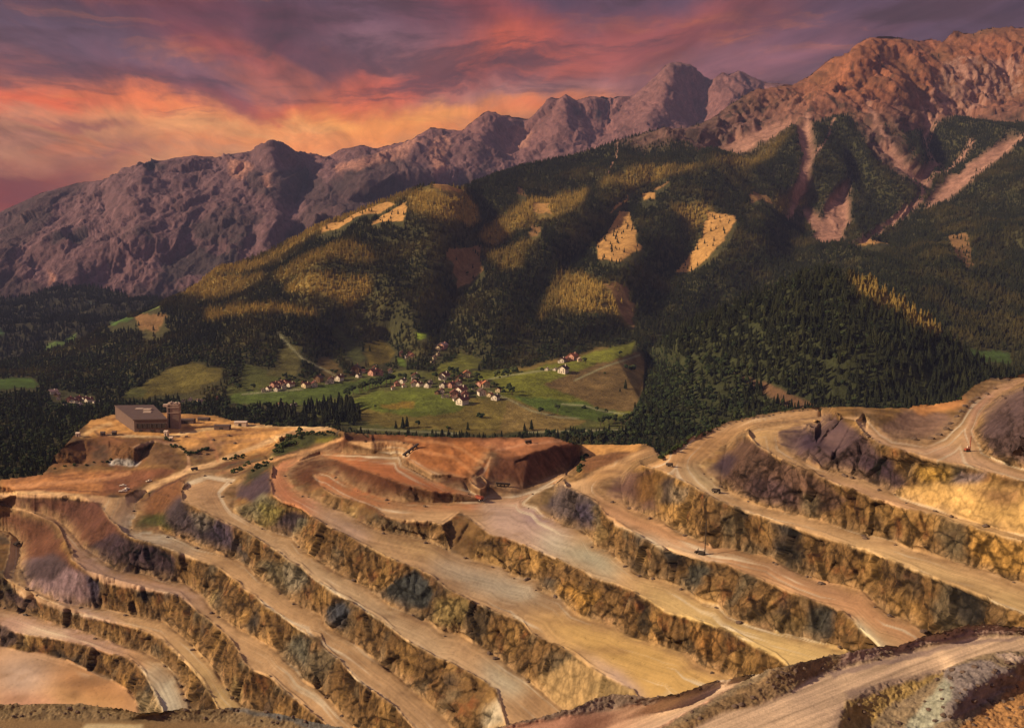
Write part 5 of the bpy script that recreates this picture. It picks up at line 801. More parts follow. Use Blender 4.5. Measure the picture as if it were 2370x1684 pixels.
rc6 = alb((198, 152, 116), 1.15) * (1.04 + 0.95 * tr6[..., None] + 0.2 * q6[..., None]).clip(.5, 1.5)
C6 = C6 * (1 - w * 0.93) + rc6 * w * 0.93
w = N6.poly(P2("1920,1556 2100,1512 2242,1480 2370,1474 2700,1494 2700,1500 2370,1480 2242,1490 2100,1524 1930,1566"), 2)[..., None] * 0.6; C6 = C6 * (1 - w) + alb((140, 106, 100), .8) * w
w = N6.poly(P2("1960,1600 2060,1570 2190,1548 2180,1560 2060,1590 1970,1625"), 4)[..., None] * 0.8; C6 = C6 * (1 - w) + alb((160, 122, 102), .8) * w
w = N6.poly(P2("2310,1510 2360,1522 2400,1530 2380,1540 2320,1525 2300,1516"), 3)[..., None] * 0.9; C6 = C6 * (1 - w) + alb((226, 178, 146), .8) * w
C6 *= (1 + 0.45 * q6 * rb + 0.8 * q7 * rb + 0.6 * fbm(P6, 1.0, 3, 0.7, 19.0) * rb).clip(.25, 2)[..., None]
near = attr_mat('near_ground', [(0.8, 0.82, 1.18), (0.25, 0.85, 1.15)], 0.6, bdist=0.3)
fg = gridmesh('near_shoulder', N6.P, N6.mask, np.clip(C6, .01, .85), near); tag(fg, kind='structure')
rp = []
for i in range(0, len(gx6), 2):
    c_ = np.nonzero(N6.mask[:, i])[0]
    if len(c_): rp.append(Vector(N6.P[c_[0], i]) + Vector((0, 0, -0.1)))
skirt('shoulder_flank', rp, [(0, 0), (4, -3), (30, -45), (90, -160)], flank_mat)

# ------------------------------------------------------------------ objects
rng = random.Random(11); nrs = np.random.RandomState(5)
def simple_mat(name, col, rough=0.8, noise=0.0, sc=1.0, metal=0.0):
    m_ = bpy.data.materials.new(name); m_.use_nodes = True; t = NT(m_.node_tree)
    tc_ = t.n('ShaderNodeTexCoord'); nz = t.n('ShaderNodeTexNoise', inp={'Vector': tc_.outputs['Object'], 'Scale': sc, 'Detail': 4.0})
    v = t.n('ShaderNodeMapRange', inp={0: nz.outputs['Fac'], 1: 0.3, 2: 0.7, 3: 1 - noise, 4: 1 + noise}).outputs[0]
    cc = t.n('ShaderNodeCombineXYZ', inp={0: v, 1: v, 2: v})
    p = t.n('ShaderNodeBsdfPrincipled', inp={'Base Color': t.mix(1.0, tuple(col), cc.outputs[0], 'MULTIPLY'), 'Roughness': rough, 'Metallic': metal})
    t.n('ShaderNodeOutputMaterial', inp={0: p.outputs[0]}); return m_
def mk(name, bm, mat, parent=None, loc=None, smooth=False):
    me = bpy.data.meshes.new(name)
    if smooth:
        for f_ in bm.faces: f_.smooth = True
    bm.to_mesh(me); bm.free()
    if mat: me.materials.append(mat)
    o = bpy.data.objects.new(name, me); COL.objects.link(o)
    if parent is not None: o.parent = parent
    if loc is not None: o.location = loc
    return o
def empty(name, loc=(0, 0, 0), rz=0.0):
    o = bpy.data.objects.new(name, None); COL.objects.link(o); o.location = loc; o.rotation_euler = (0, 0, rz); o.empty_display_size = 1; return o
def box(bm, x0, x1, y0, y1, z0, z1, bev=0.0):
    v = [bm.verts.new(p) for p in ((x0, y0, z0), (x1, y0, z0), (x1, y1, z0), (x0, y1, z0), (x0, y0, z1), (x1, y0, z1), (x1, y1, z1), (x0, y1, z1))]
    for q in ((3, 2, 1, 0), (4, 5, 6, 7), (0, 1, 5, 4), (1, 2, 6, 5), (2, 3, 7, 6), (3, 0, 4, 7)): bm.faces.new([v[i] for i in q])
    if bev: bmesh.ops.bevel(bm, geom=list({e for x_ in v for e in x_.link_edges}), offset=bev, segments=1, affect='EDGES')
def cyl(bm, p, axis, r, h, n=12, r2=None):
    M4 = Vector(axis).to_track_quat('Z', 'Y').to_matrix().to_4x4(); M4.translation = Vector(p)
    bmesh.ops.create_cone(bm, cap_ends=True, segments=n, radius1=r, radius2=r if r2 is None else r2, depth=h, matrix=M4)
def tree_copy(o, parent=None):
    c = o.copy(); COL.objects.link(c); c.parent = parent
    for ch in o.children: tree_copy(ch, c)
    return c

# ---- trees
def foliage_mat(name, dark, mid, yellow):
    m_ = bpy.data.materials.new(name); m_.use_nodes = True; t = NT(m_.node_tree)
    at = t.n('ShaderNodeAttribute', attribute_name='tint', attribute_type='INSTANCER'); g = t.n('ShaderNodeNewGeometry'); oi = t.n('ShaderNodeObjectInfo')
    nz = t.n('ShaderNodeTexNoise', inp={'Vector': g.outputs['Position'], 'Scale': 0.35, 'Detail': 3.0})
    big = t.n('ShaderNodeTexNoise', inp={'Vector': g.outputs['Position'], 'Scale': 0.02, 'Detail': 3.0})
    f = t.m('ADD', t.m('MULTIPLY', oi.outputs['Random'], 0.5), t.m('MULTIPLY', t.m('SUBTRACT', nz.outputs['Fac'], 0.35), 0.9), clamp=True)
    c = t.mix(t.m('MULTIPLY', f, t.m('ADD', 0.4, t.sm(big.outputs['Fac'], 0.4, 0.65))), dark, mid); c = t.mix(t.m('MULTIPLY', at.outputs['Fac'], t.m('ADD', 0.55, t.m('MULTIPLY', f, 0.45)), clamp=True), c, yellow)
    p = t.n('ShaderNodeBsdfPrincipled', inp={'Base Color': c, 'Roughness': 0.9, 'Specular IOR Level': 0.1})
    t.n('ShaderNodeOutputMaterial', inp={0: p.outputs[0]}); return m_
conif_mat = foliage_mat('spruce_needles', (0.016, 0.023, 0.014), (0.050, 0.058, 0.024), (0.60, 0.45, 0.13))
broad_mat = foliage_mat('broad_leaves', (0.020, 0.036, 0.018), (0.060, 0.080, 0.028), (0.38, 0.31, 0.08))
bark = simple_mat('bark', (0.09, 0.06, 0.04), 0.95, 0.3, 0.4)
def conifer_bm(seed, tiers=6, seg=9):
    r = random.Random(seed); bm = bmesh.new(); H_ = 25.0
    for k_ in range(tiers):
        z0 = 2.2 + k_ * (H_ - 4) / tiers; z1 = z0 + (H_ - z0) * 0.42 + 2.0; R0 = 4.6 * (1 - z0 / H_) ** 0.85 + 0.35
        top = bm.verts.new((r.uniform(-.2, .2), r.uniform(-.2, .2), min(z1, H_))); ring = []
        for i in range(seg * 2):
            a = math.pi * i / seg + r.uniform(-.12, .12); rr_ = R0 * (r.uniform(0.86, 1.18) if i % 2 == 0 else r.uniform(0.45, 0.68))
            ring.append(bm.verts.new((rr_ * math.cos(a), rr_ * math.sin(a), z0 + (r.uniform(-.7, .1) if i % 2 == 0 else r.uniform(.3, .9)))))
        for i in range(len(ring)): bm.faces.new((ring[i], ring[(i + 1) % len(ring)], top))
    return bm
def broad_bm(seed, n=15, R_=5.0, hz=9.0, flat=0.85):
    r = random.Random(seed); bm = bmesh.new()
    for k_ in range(n):
        a = r.uniform(0, 6.28); e = r.uniform(-0.6, 1.0); q = r.uniform(0.25, 0.8) * R_
        c = Vector((q * math.cos(a) * math.sqrt(max(0, 1 - e * e * 0.7)), q * math.sin(a) * math.sqrt(max(0, 1 - e * e * 0.7)), hz + q * e * flat))
        s_ = R_ * r.uniform(0.24, 0.44); M4 = __import__('mathutils').Matrix.Translation(c)
        ret = bmesh.ops.create_icosphere(bm, subdivisions=2, radius=s_, matrix=M4)
        for v in ret['verts']:
            d_ = (v.co - c); v.co = c + d_ * r.uniform(0.62, 1.32)
    return bm
def trunk_bm(h, r0):
    bm = bmesh.new(); cyl(bm, (0, 0, h / 2), (0, 0, 1), r0, h, 6, r0 * 0.5); return bm
con_me = []; bro_me = []; bus_me = []
def as_me(bm, mat, nm, smooth=False):
    me = bpy.data.meshes.new(nm)
    for f_ in bm.faces: f_.smooth = smooth
    bm.to_mesh(me); bm.free(); me.materials.append(mat); return me
for s_ in range(4): con_me.append(as_me(conifer_bm(s_), conif_mat, 'conifer_crown'))
for s_ in range(4): bro_me.append(as_me(broad_bm(s_ + 20), broad_mat, 'leafy_crown'))
for s_ in range(3): bus_me.append(as_me(broad_bm(s_ + 40, 11, 3.0, 1.8, 0.6), broad_mat, 'bush_leaves'))
con_tr = as_me(trunk_bm(6, 0.45), bark, 'conifer_trunk'); bro_tr = as_me(trunk_bm(9, 0.5), bark, 'leafy_trunk')
def make_tree(kind, loc, size, label, cat, group=None, rz=None, wide=1.0):
    root = bpy.data.objects.new({'c': 'conifer_tree', 'b': 'leafy_tree', 's': 'bush'}[kind], {'c': con_me, 'b': bro_me, 's': bus_me}[kind][rng.randrange(3)])
    COL.objects.link(root); root.location = loc; root.rotation_euler = (0, 0, rng.uniform(0, 6.28)); root.scale = (size * wide, size * wide, size)
    tag(root, label, cat, group)
    if kind != 's':
        t_ = bpy.data.objects.new('trunk', con_tr if kind == 'c' else bro_tr); COL.objects.link(t_); t_.parent = root
    return root

def sample(L, dens, seed, pxlo=-170, pxhi=2540):
    rs = np.random.RandomState(seed); P = L.P; ok = L.mask[:-1, :-1] & L.mask[1:, :-1] & L.mask[:-1, 1:] & L.mask[1:, 1:]
    a = P[:-1, 1:] - P[:-1, :-1]; b = P[1:, :-1] - P[:-1, :-1]; ar = np.abs(a[..., 0] * b[..., 1] - a[..., 1] * b[..., 0])
    lam = ar * dens[:-1, :-1] * ok * (L.X[:-1, :-1] > pxlo) * (L.X[:-1, :-1] < pxhi)
    n = rs.poisson(np.clip(lam, 0, 6)); j, i = np.nonzero(n); rep = n[j, i]; j = np.repeat(j, rep); i = np.repeat(i, rep)
    u = rs.rand(len(i))[:, None]; v = rs.rand(len(i))[:, None]
    Q = P[j, i] + a[j, i] * u + b[j, i] * v
    return Q, j, i
cdn = np.maximum.reduce([clear] + [np.roll(clear, k_, axis=0) for k_ in (2, 4, 6)])
mdn = np.maximum.reduce([mead] + [np.roll(mead, k_, axis=0) for k_ in (2, 4)])
forest = (1 - np.clip(mdn * 1.6, 0, 1)) * (1 - np.clip(cdn * 1.7, 0, 1) * 0.95) * (1 - np.clip(rk_s * 1.5 - bushy * 0.25, 0, 1)) * (1 - scree)
pth = linedist(H.X, H.Y, gx2, gy2, [P2(s_) for s_ in PATHS], 8); forest *= np.clip((pth - 3) / 3, 0, 1)
open_ = H.poly(P2("520,890 900,860 1130,880 1180,915 1340,930 1480,930 1480,990 1180,1000 880,1000 800,985 640,935 530,935"), 4)
forest *= 1 - open_ * 0.93
HOUSE_AREA = ["905,905 1000,860 1090,860 1160,890 1150,930 1010,935", "610,905 690,880 810,865 900,850 900,870 700,900", "640,955 640,930 690,930 690,955", "120,945 110,900 150,905 220,920 220,945", "1255,862 1290,825 1350,825 1345,865", "920,835 960,815 960,832 930,840", "1000,845 1000,805 1040,800 1035,820 1010,850", "815,875 815,850 910,850 910,875", "415,935 415,915 470,915 470,935"]
for s_ in HOUSE_AREA: forest *= 1 - inpoly(H.X, H.Y, P2(s_))
forest *= H.Y < 1125
Qh, jh, ih = sample(H, forest / 80.0 * (1 + 0.4 * np.clip((830 - H.Y) / 100, 0, 1)), 3)
fk = (1 - track5 * 0.97) * (1 - 0.5 * K.poly(P2("1450,840 1640,860 1700,880 1700,1000 1430,1000"), 5)) 
Qk, jk, ik = sample(K, fk / 75.0 * (1 + 2.0 * np.clip((1620 - K.X) / 120, 0, 1)), 4)
print('forest points', len(Qh), len(Qk), 'lowland', end=' ')
Ql, jl, il = sample(L4, (C4[..., 1] < 0.08) / 260.0, 5)
print(len(Ql))
def fb(L, j, i, A): return A[j, i]
tint_h = np.clip(fb(H, jh, ih, lit) * (1.0 + 1.2 * fb(H, jh, ih, nb2)) + 0.16 * np.clip(na[jh, ih] * 2, 0, 1) * (allowed := (Qh[:, 1] < 4200)), 0, 1)  # trees yellowed inside the painted sunlit patches, plus slight random tone
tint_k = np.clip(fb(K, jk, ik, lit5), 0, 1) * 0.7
# nearest trees are built one by one, the rest of the woods is one planted mass
proj = lambda Q: (1185 + F * Q[:, 0] / (Q[:, 1] * math.cos(TH) - Q[:, 2] * math.sin(TH)), 842 - F * (Q[:, 2] * math.cos(TH) + Q[:, 1] * math.sin(TH)) / (Q[:, 1] * math.cos(TH) - Q[:, 2] * math.sin(TH)))
def planted(name, mesh_objs, Q, size, tint, wood):
    me = bpy.data.meshes.new(name); me.vertices.add(len(Q)); me.vertices.foreach_set('co', Q.astype(np.float32).ravel())
    for k_, v in (('tint', tint), ('size', size), ('turn', nrs.rand(len(Q)) * 6.28)):
        at = me.attributes.new(k_, 'FLOAT', 'POINT'); at.data.foreach_set('value', np.asarray(v, np.float32))
    o = bpy.data.objects.new(name, me); COL.objects.link(o)
    ng = bpy.data.node_groups.new(name + '_planting', 'GeometryNodeTree')
    ng.interface.new_socket('Geometry', in_out='INPUT', socket_type='NodeSocketGeometry'); ng.interface.new_socket('Geometry', in_out='OUTPUT', socket_type='NodeSocketGeometry')
    N = ng.nodes; Lk = ng.links; gi = N.new('NodeGroupInput'); go = N.new('NodeGroupOutput'); ip = N.new('GeometryNodeInstanceOnPoints')
    def att(nm):
        a = N.new('GeometryNodeInputNamedAttribute'); a.data_type = 'FLOAT'; a.inputs[0].default_value = nm; return a.outputs[0]
    jn = N.new('GeometryNodeJoinGeometry') if False else None
    gti = N.new('GeometryNodeGeometryToInstance')
    for mo in mesh_objs:
        oi = N.new('GeometryNodeObjectInfo'); oi.inputs['Object'].default_value = mo; oi.transform_space = 'ORIGINAL'; Lk.new(oi.outputs['Geometry'], gti.inputs[0])
    ip.inputs['Pick Instance'].default_value = len(mesh_objs) > 1
    Lk.new(gti.outputs[0], ip.inputs['Instance']); Lk.new(gi.outputs[0], ip.inputs['Points'])
    cr_ = N.new('ShaderNodeCombineXYZ'); Lk.new(att('turn'), cr_.inputs[2]); Lk.new(cr_.outputs[0], ip.inputs['Rotation']); Lk.new(att('size'), ip.inputs['Scale'])
    Lk.new(ip.outputs[0], go.inputs[0]); md = o.modifiers.new('planting', 'NODES'); md.node_group = ng
    tag(o, kind='stuff'); return o
rimtop = lambda x: np.interp(x, [p[0] for p in sorted(RIM)], [p[1] for p in sorted(RIM)])
allQ = np.concatenate([Qh, Qk]); allT = np.concatenate([tint_h, tint_k]); src = np.concatenate([np.zeros(len(Qh)), np.ones(len(Qk))])
ax_, ay_ = proj(allQ); pol = allQ[:, 1].copy()
size_all = nrs.uniform(0.42, 0.92, len(allQ)) * (0.85 + 0.3 * (src == 1)); vis = (ax_ > 0) & (ax_ < 2370) & (ay_ < rimtop(ax_) + 2) & (ay_ > 0)
isb = nrs.rand(len(allQ)) < np.where((ay_ > 800) & (allQ[:, 1] < 3200), 0.45, 0.08)
isb[(src == 1)] = nrs.rand((src == 1).sum()) < np.where((ax_[src == 1] < 1720) & (ay_[src == 1] > 830), 0.6, 0.10)
isb &= ax_ < 2100
def nearest(sel, n):
    idx = np.nonzero(sel & vis)[0]; return idx[np.argsort(allQ[idx, 1])[:n]]
ic = nearest(~isb, 200); ib = nearest(isb, 95)
WHERE = lambda x, y: 'on the dark slope at the left edge below the valley' if x < 420 else ('in the woods at the foot of the dark knoll' if x > 1420 else 'beside the stream below the village')
for idx, kd, nm, cat in ((ic, 'c', 'dark conifer', 'conifer'), (ib, 'b', 'leafy tree', 'tree')):
    for q in idx:
        wh = WHERE(ax_[q], ay_[q]); make_tree(kd, Vector(allQ[q]) + Vector((0, 0, -0.5)), size_all[q] * (1 if kd == 'c' else 1.15), nm + ' in the wood ' + wh, cat, '%ss ' % nm + wh)
rest = np.ones(len(allQ), bool); rest[ic] = False; rest[ib] = False
c_src = [o for o in COL.objects if o.name.startswith('conifer_tree')]; b_src = [o for o in COL.objects if o.name.startswith('leafy_tree')]
def pick(srcs):
    out = {}
    for o in srcs: out.setdefault(o.data.name, o)
    return list(out.values())
c_src = pick(c_src); b_src = pick(b_src)
s1_ = rest & ~isb; s2_ = rest & isb
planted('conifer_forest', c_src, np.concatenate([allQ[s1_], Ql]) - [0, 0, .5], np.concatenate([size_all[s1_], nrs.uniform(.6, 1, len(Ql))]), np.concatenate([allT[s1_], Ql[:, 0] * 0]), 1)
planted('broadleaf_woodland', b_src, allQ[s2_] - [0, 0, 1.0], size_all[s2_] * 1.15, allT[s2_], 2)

def ground(px, py, L=None):
    """point of the ground seen at a pixel"""
    for Lx in ([L] if L else [N6, M, K, H]):
        i = int(round((px - Lx.gx[0]) / (Lx.gx[1] - Lx.gx[0]))); j = int(round((py - Lx.gy[0]) / (Lx.gy[1] - Lx.gy[0])))
        if 0 <= i < len(Lx.gx) and 0 <= j < len(Lx.gy) and Lx.mask[j, i]: return Vector(Lx.P[j, i])
    return Vector(H.at(px, py))
def mpp(p): return p.y / F

# ---- the wide base of the land, below everything
bm = bmesh.new(); vs = [bm.verts.new(p) for p in ((-8900, -1900, -460), (8900, -1900, -460), (8900, 10300, -460), (-8900, 10300, -460))]; bm.faces.new(vs)
bg_ = mk('ground', bm, flank_mat); tag(bg_, kind='structure')
# ---- the village
def house_parts(wcol, rcol, nm):
    """unit house: 10 x 12 m, gable roof; returns root with wall, roof (> chimney), windows, door"""
    root = empty('house')
    bm = bmesh.new(); box(bm, -5, 5, -6, 6, -3, 5.6)
    for sy in (-6, 6):
        a = bm.verts.new((-5, sy, 5.6)); b = bm.verts.new((5, sy, 5.6)); c = bm.verts.new((0, sy, 9.0)); bm.faces.new((a, b, c) if sy < 0 else (b, a, c))
    mk('wall', bm, wcol, root)
    bm = bmesh.new()
    for s_ in (-1, 1):
        pts = [(0, 9.35), (s_ * 6.3, 5.05), (s_ * 6.3, 4.75), (0, 9.02)]
        vs = [[bm.verts.new((x, y, z)) for x, z in pts] for y in (-7.2, 7.2)]
        for i in range(4): bm.faces.new((vs[0][i], vs[0][(i + 1) % 4], vs[1][(i + 1) % 4], vs[1][i]))
        bm.faces.new(vs[0]); bm.faces.new(vs[1][::-1])
    bmesh.ops.recalc_face_normals(bm, faces=bm.faces); rf = mk('roof', bm, rcol, root)
    bm = bmesh.new(); box(bm, 1.6, 2.6, 1.5, 2.5, 7.2, 10.3); mk('chimney', bm, wcol, rf)
    for (x, z) in ((-2.8, 1.6), (2.8, 1.6), (-2.8, 4.0), (2.8, 4.0)):
        bm = bmesh.new(); box(bm, x - .7, x + .7, -6.06, -5.9, z - .7, z + .7); mk('window', bm, glass_m, root)
    for (y, z) in ((-3, 1.6), (3, 1.6), (0, 3.9)):
        bm = bmesh.new(); box(bm, -5.06, -4.9, y - .7, y + .7, z - .7, z + .7); mk('window', bm, glass_m, root)
    bm = bmesh.new(); box(bm, -.6, .6, -6.06, -5.9, 0, 2.2); mk('door', bm, wood_m, root)
    return root
glass_m = simple_mat('window_glass', (0.03, 0.03, 0.035), 0.3); wood_m = simple_mat('wood', (0.14, 0.08, 0.045), 0.8, 0.2, 1)
WC = {'white': simple_mat('white_plaster', (0.78, 0.74, 0.66), 0.9, .06), 'cream': simple_mat('cream_plaster', (0.72, 0.62, 0.42), 0.9, .06), 'pink': simple_mat('pink_plaster', (0.60, 0.34, 0.28), 0.9, .06), 'brown': simple_mat('timber_boards', (0.20, 0.12, 0.07), 0.9, .2)}
RC = {'red': simple_mat('red_tiles', (0.15, 0.05, 0.04), 0.85, .2), 'dark': simple_mat('dark_tiles', (0.085, 0.055, 0.05), 0.85, .2), 'orange': simple_mat('orange_tiles', (0.42, 0.16, 0.08), 0.85, .2), 'pale': simple_mat('pale_sheet_roof', (0.42, 0.30, 0.27), 0.6, .1)}
protos = {}
VILL = {
 'in the low row left of the meadow': [(609, 905, 9, 'white', 'dark'), (622, 903, 11, 'white', 'red'), (634, 893, 13, 'pink', 'red'), (640, 903, 11, 'white', 'red'), (648, 891, 13, 'pink', 'red'), (657, 899, 11, 'white', 'dark'), (663, 889, 12, 'pink', 'red'), (674, 894, 12, 'white', 'red')],
 'in the row along the long meadow\'s top': [(702, 887, 9, 'pink', 'red'), (709, 896, 15, 'cream', 'red'), (727, 894, 14, 'white', 'red'), (738, 882, 17, 'brown', 'dark'), (755, 887, 8, 'white', 'dark'), (767, 885, 14, 'white', 'red'), (784, 880, 15, 'white', 'red')],
 'at the wooded end of the long meadow': [(815, 868, 11, 'brown', 'dark'), (824, 862, 20, 'brown', 'dark'), (829, 872, 10, 'white', 'dark'), (838, 862, 9, 'white', 'orange'), (864, 868, 17, 'pink', 'red'), (869, 857, 13, 'white', 'red'), (880, 866, 12, 'pink', 'red'), (902, 862, 10, 'white', 'red')],
 'in the cluster below the long meadow': [(649, 950, 11, 'white', 'dark'), (652, 939, 12, 'white', 'red'), (664, 945, 8, 'brown', 'dark'), (671, 944, 11, 'white', 'dark'), (678, 939, 10, 'white', 'dark')],
 'on the left side of the village': [(911, 902, 9, 'white', 'red'), (919, 893, 13, 'pink', 'red'), (933, 886, 13, 'white', 'dark'), (937, 895, 10, 'white', 'red'), (957, 894, 14, 'white', 'red'), (960, 877, 18, 'white', 'red'), (962, 885, 12, 'pink', 'red'), (972, 893, 11, 'white', 'red'), (990, 897, 13, 'white', 'dark'), (995, 889, 11, 'white', 'dark')],
 'in the middle of the village': [(1028, 878, 19, 'white', 'red'), (1025, 896, 13, 'white', 'dark'), (1043, 896, 14, 'pink', 'red'), (1060, 892, 17, 'white', 'red'), (1063, 880, 14, 'brown', 'red'), (1078, 873, 18, 'cream', 'orange'), (1022, 910, 13, 'white', 'red'), (1012, 912, 10, 'brown', 'dark'), (1024, 919, 8, 'white', 'dark'), (1036, 918, 8, 'white', 'dark')],
 'at the lower edge of the village': [(1052, 917, 18, 'pink', 'red'), (1066, 912, 22, 'white', 'red'), (1076, 920, 16, 'pink', 'red'), (1054, 928, 11, 'white', 'dark'), (1069, 934, 20, 'white', 'red')],
 'on the right side of the village': [(1097, 902, 8, 'white', 'dark'), (1110, 894, 14, 'pink', 'orange'), (1124, 896, 17, 'cream', 'orange'), (1114, 914, 18, 'white', 'dark'), (1134, 917, 11, 'cream', 'orange'), (1146, 925, 16, 'white', 'dark'), (1152, 907, 12, 'cream', 'orange')],
 'in the hamlet among trees above the village': [(930, 824, 11, 'pink', 'dark'), (938, 829, 8, 'white', 'dark'), (948, 824, 9, 'pink', 'red'), (955, 826, 9, 'pink', 'orange'), (1014, 812, 11, 'cream', 'dark'), (1026, 810, 15, 'pink', 'pale'), (1012, 824, 9, 'cream', 'dark'), (1006, 832, 9, 'cream', 'dark'), (1001, 841, 9, 'cream', 'dark')],
 'of the farm on the right meadow': [(1300, 839, 15, 'white', 'red'), (1312, 836, 12, 'pink', 'red'), (1326, 834, 18, 'pink', 'orange'), (1341, 836, 11, 'cream', 'pale'), (1305, 861, 20, 'white', 'dark'), (1265, 857, 8, 'white', 'pale'), (1285, 856, 7, 'white', 'pale')],
 'in the hamlet at the valley\'s left edge': [(122, 912, 13, 'white', 'pale'), (132, 916, 11, 'brown', 'pale'), (136, 924, 8, 'white', 'dark'), (148, 937, 7, 'white', 'dark'), (160, 929, 13, 'pink', 'red'), (170, 932, 13, 'white', 'red'), (180, 928, 14, 'pink', 'red'), (181, 942, 13, 'white', 'pale'), (197, 928, 11, 'white', 'red'), (207, 929, 12, 'white', 'red'), (219, 931, 6, 'white', 'pale'), (229, 931, 6, 'white', 'dark')],
 'behind the grey plant tower': [(425, 930, 7, 'white', 'dark'), (441, 926, 8, 'white', 'pale'), (454, 929, 8, 'cream', 'pale'), (462, 931, 9, 'cream', 'pale'), (505, 926, 12, 'pink', 'orange')],
}
COLW = {'white': 'white', 'cream': 'cream', 'pink': 'pink', 'brown': 'brown'}
ORD = ['leftmost', 'second from left', 'third from left', 'fourth from left', 'fifth from left', 'sixth from left', 'seventh from left', 'eighth from left', 'ninth from left', 'tenth from left', 'eleventh from left', 'twelfth from left']
for place, hs_ in VILL.items():
    hs_ = sorted(hs_); pass; n_h = len(hs_)
    for i, (px, py, wpx, wc_, rc_) in enumerate(hs_):
        key = (wc_, rc_)
        p = ground(px, py, H); sc_h = wpx * mpp(p) / 12.0 * 1.12
        rz = rng.choice([0, 0.3, -0.3, -0.6, 0.1, -0.45])
        if key not in protos: protos[key] = o = house_parts(WC[wc_], RC[rc_], key)
        else: o = tree_copy(protos[key])
        o.location = p + Vector((0, 0, 0.2)); o.rotation_euler = (0, 0, rz); o.scale = (sc_h, sc_h * rng.uniform(.85, 1.25), sc_h * rng.uniform(.95, 1.15))
        pos = 'rightmost' if i == n_h - 1 else ORD[i]
        tag(o, '%s house with %s roof, %s %s' % (COLW[wc_], rc_, pos, place), 'house', 'houses ' + place)
# ---- lone trees of the valley
LONE = [(916, 992, 22, 'c', 'tall dark conifer, leftmost of three spires at the foot of the pasture'), (931, 992, 32, 'c', 'tallest dark conifer, middle of three spires at the foot of the pasture'), (943, 990, 30, 'c', 'dark conifer, rightmost of three spires at the foot of the pasture'),
 (968, 990, 20, 'b', 'round leafy tree right of the three conifer spires'), (1083, 994, 22, 'c', 'single dark conifer alone at the bottom of the brown pasture'), (1037, 993, 9, 's', 'small bush at the bottom edge of the brown pasture'), (1214, 996, 22, 'c', 'smaller left conifer of the pair beside the valley road'), (1231, 994, 28, 'c', 'taller right conifer of the pair beside the valley road'),
 (1252, 960, 22, 'b', 'round leafy tree on the green strip, left of the pair'), (1292, 954, 22, 'b', 'round leafy tree on the green strip, right of the pair'), (1352, 945, 10, 's', 'low bush on the path across the right pasture'), (1380, 953, 15, 'b', 'small leafy tree below the path on the right pasture'), (1404, 956, 12, 'b', 'narrow young tree beside the right pasture path'),
 (1448, 900, 26, 'c', 'large dark conifer standing alone on the brown right pasture'), (1436, 906, 12, 'c', 'small conifer beside the large one on the brown pasture'), (1434, 826, 15, 'b', 'bright green tree near the top of the right meadow'), (1354, 841, 16, 'b', 'leafy tree at the right end of the meadow farm'), (1398, 865, 6, 's', 'tiny bush on the meadow ridge line'), (1450, 852, 12, 's', 'left half of a dark thicket on the brown pasture'), (1462, 858, 16, 's', 'right half of a dark thicket on the brown pasture'),
 (662, 880, 22, 'c', 'dark pointed conifer behind the low row of houses'), (683, 806, 10, 's', 'dark bush at the top of the narrow field'), (867, 946, 11, 'b', 'small tree on the edge of the yellow field'), (1112, 966, 14, 's', 'low bush patch in the brown pasture'), (1186, 915, 24, 'b', 'dark leafy tree at the right end of the village'), (1178, 905, 22, 'b', 'broad leafy tree right of the last village houses'),
 (1105, 880, 22, 'b', 'leafy tree behind the orange roofed houses'), (1090, 905, 20, 'b', 'dark tree between the middle and right village houses'), (1006, 880, 22, 'b', 'leafy tree between the left and middle village houses'), (1045, 868, 22, 'b', 'round tree behind the village centre'), (1058, 866, 20, 'b', 'second round tree behind the village centre'), (1150, 868, 13, 's', 'left hedge bush on the farm track'), (1168, 864, 15, 's', 'middle hedge bush on the farm track'), (1190, 862, 17, 's', 'right hedge bush on the farm track'), (870, 868, 10, 's', 'garden bush by the pink houses'), (1254, 856, 9, 's', 'bush beside the white shed on the meadow'), (455, 830, 12, 's', 'dark bush high on the left hillside meadow'), (790, 823, 22, 'c', 'dark conifer on the slope of the small bright hill'), (855, 815, 16, 'c', 'single conifer at the top of the round olive field')]
for (px, py, hpx, kd, lb) in LONE:
    p = ground(px, py, H); hm_ = hpx * mpp(p); base_h = {'c': 25.0, 'b': 14.0, 's': 4.5}[kd]
    make_tree(kd, p + Vector((0, 0, -0.4)), hm_ / base_h, lb, {'c': 'conifer', 'b': 'tree', 's': 'bush'}[kd], None, wide=1.15 if kd == 'c' else 1.1)
def grove(poly, n, kinds, hpx, label, cat, group):
    xs = [p[0] for p in poly]; ys = [p[1] for p in poly]; k_ = 0; tries = 0
    while k_ < n and tries < 5000:
        tries += 1; x = rng.uniform(min(xs), max(xs)); y = rng.uniform(min(ys), max(ys))
        if not inpoly(np.array([x]), np.array([y]), poly)[0]: continue
        p = ground(x, y, H); kd = rng.choice(kinds); hm_ = hpx * rng.uniform(.75, 1.2) * mpp(p); base_h = {'c': 25.0, 'b': 14.0, 's': 4.5}[kd]
        make_tree(kd, p + Vector((0, 0, -0.4)), hm_ / base_h, label, cat, group, wide=1.25 if kd == 'c' else 1.15); k_ += 1
grove([(790, 915), (850, 895), (900, 880), (915, 885), (860, 905), (800, 925)], 22, 'b', 22, 'round leafy tree in the line along the stream left of the village', 'tree', 'leafy trees along the stream')
grove([(610, 955), (690, 955), (790, 935), (830, 950), (830, 985), (700, 985)], 80, 'c', 36, 'dark conifer in the thick grove below the long meadow', 'conifer', 'dark conifers of the grove below the meadow')
grove([(500, 945), (620, 950), (620, 975), (560, 965)], 16, 'b', 22, 'leafy tree at the left end of the grove behind the works', 'tree', 'leafy trees behind the works')
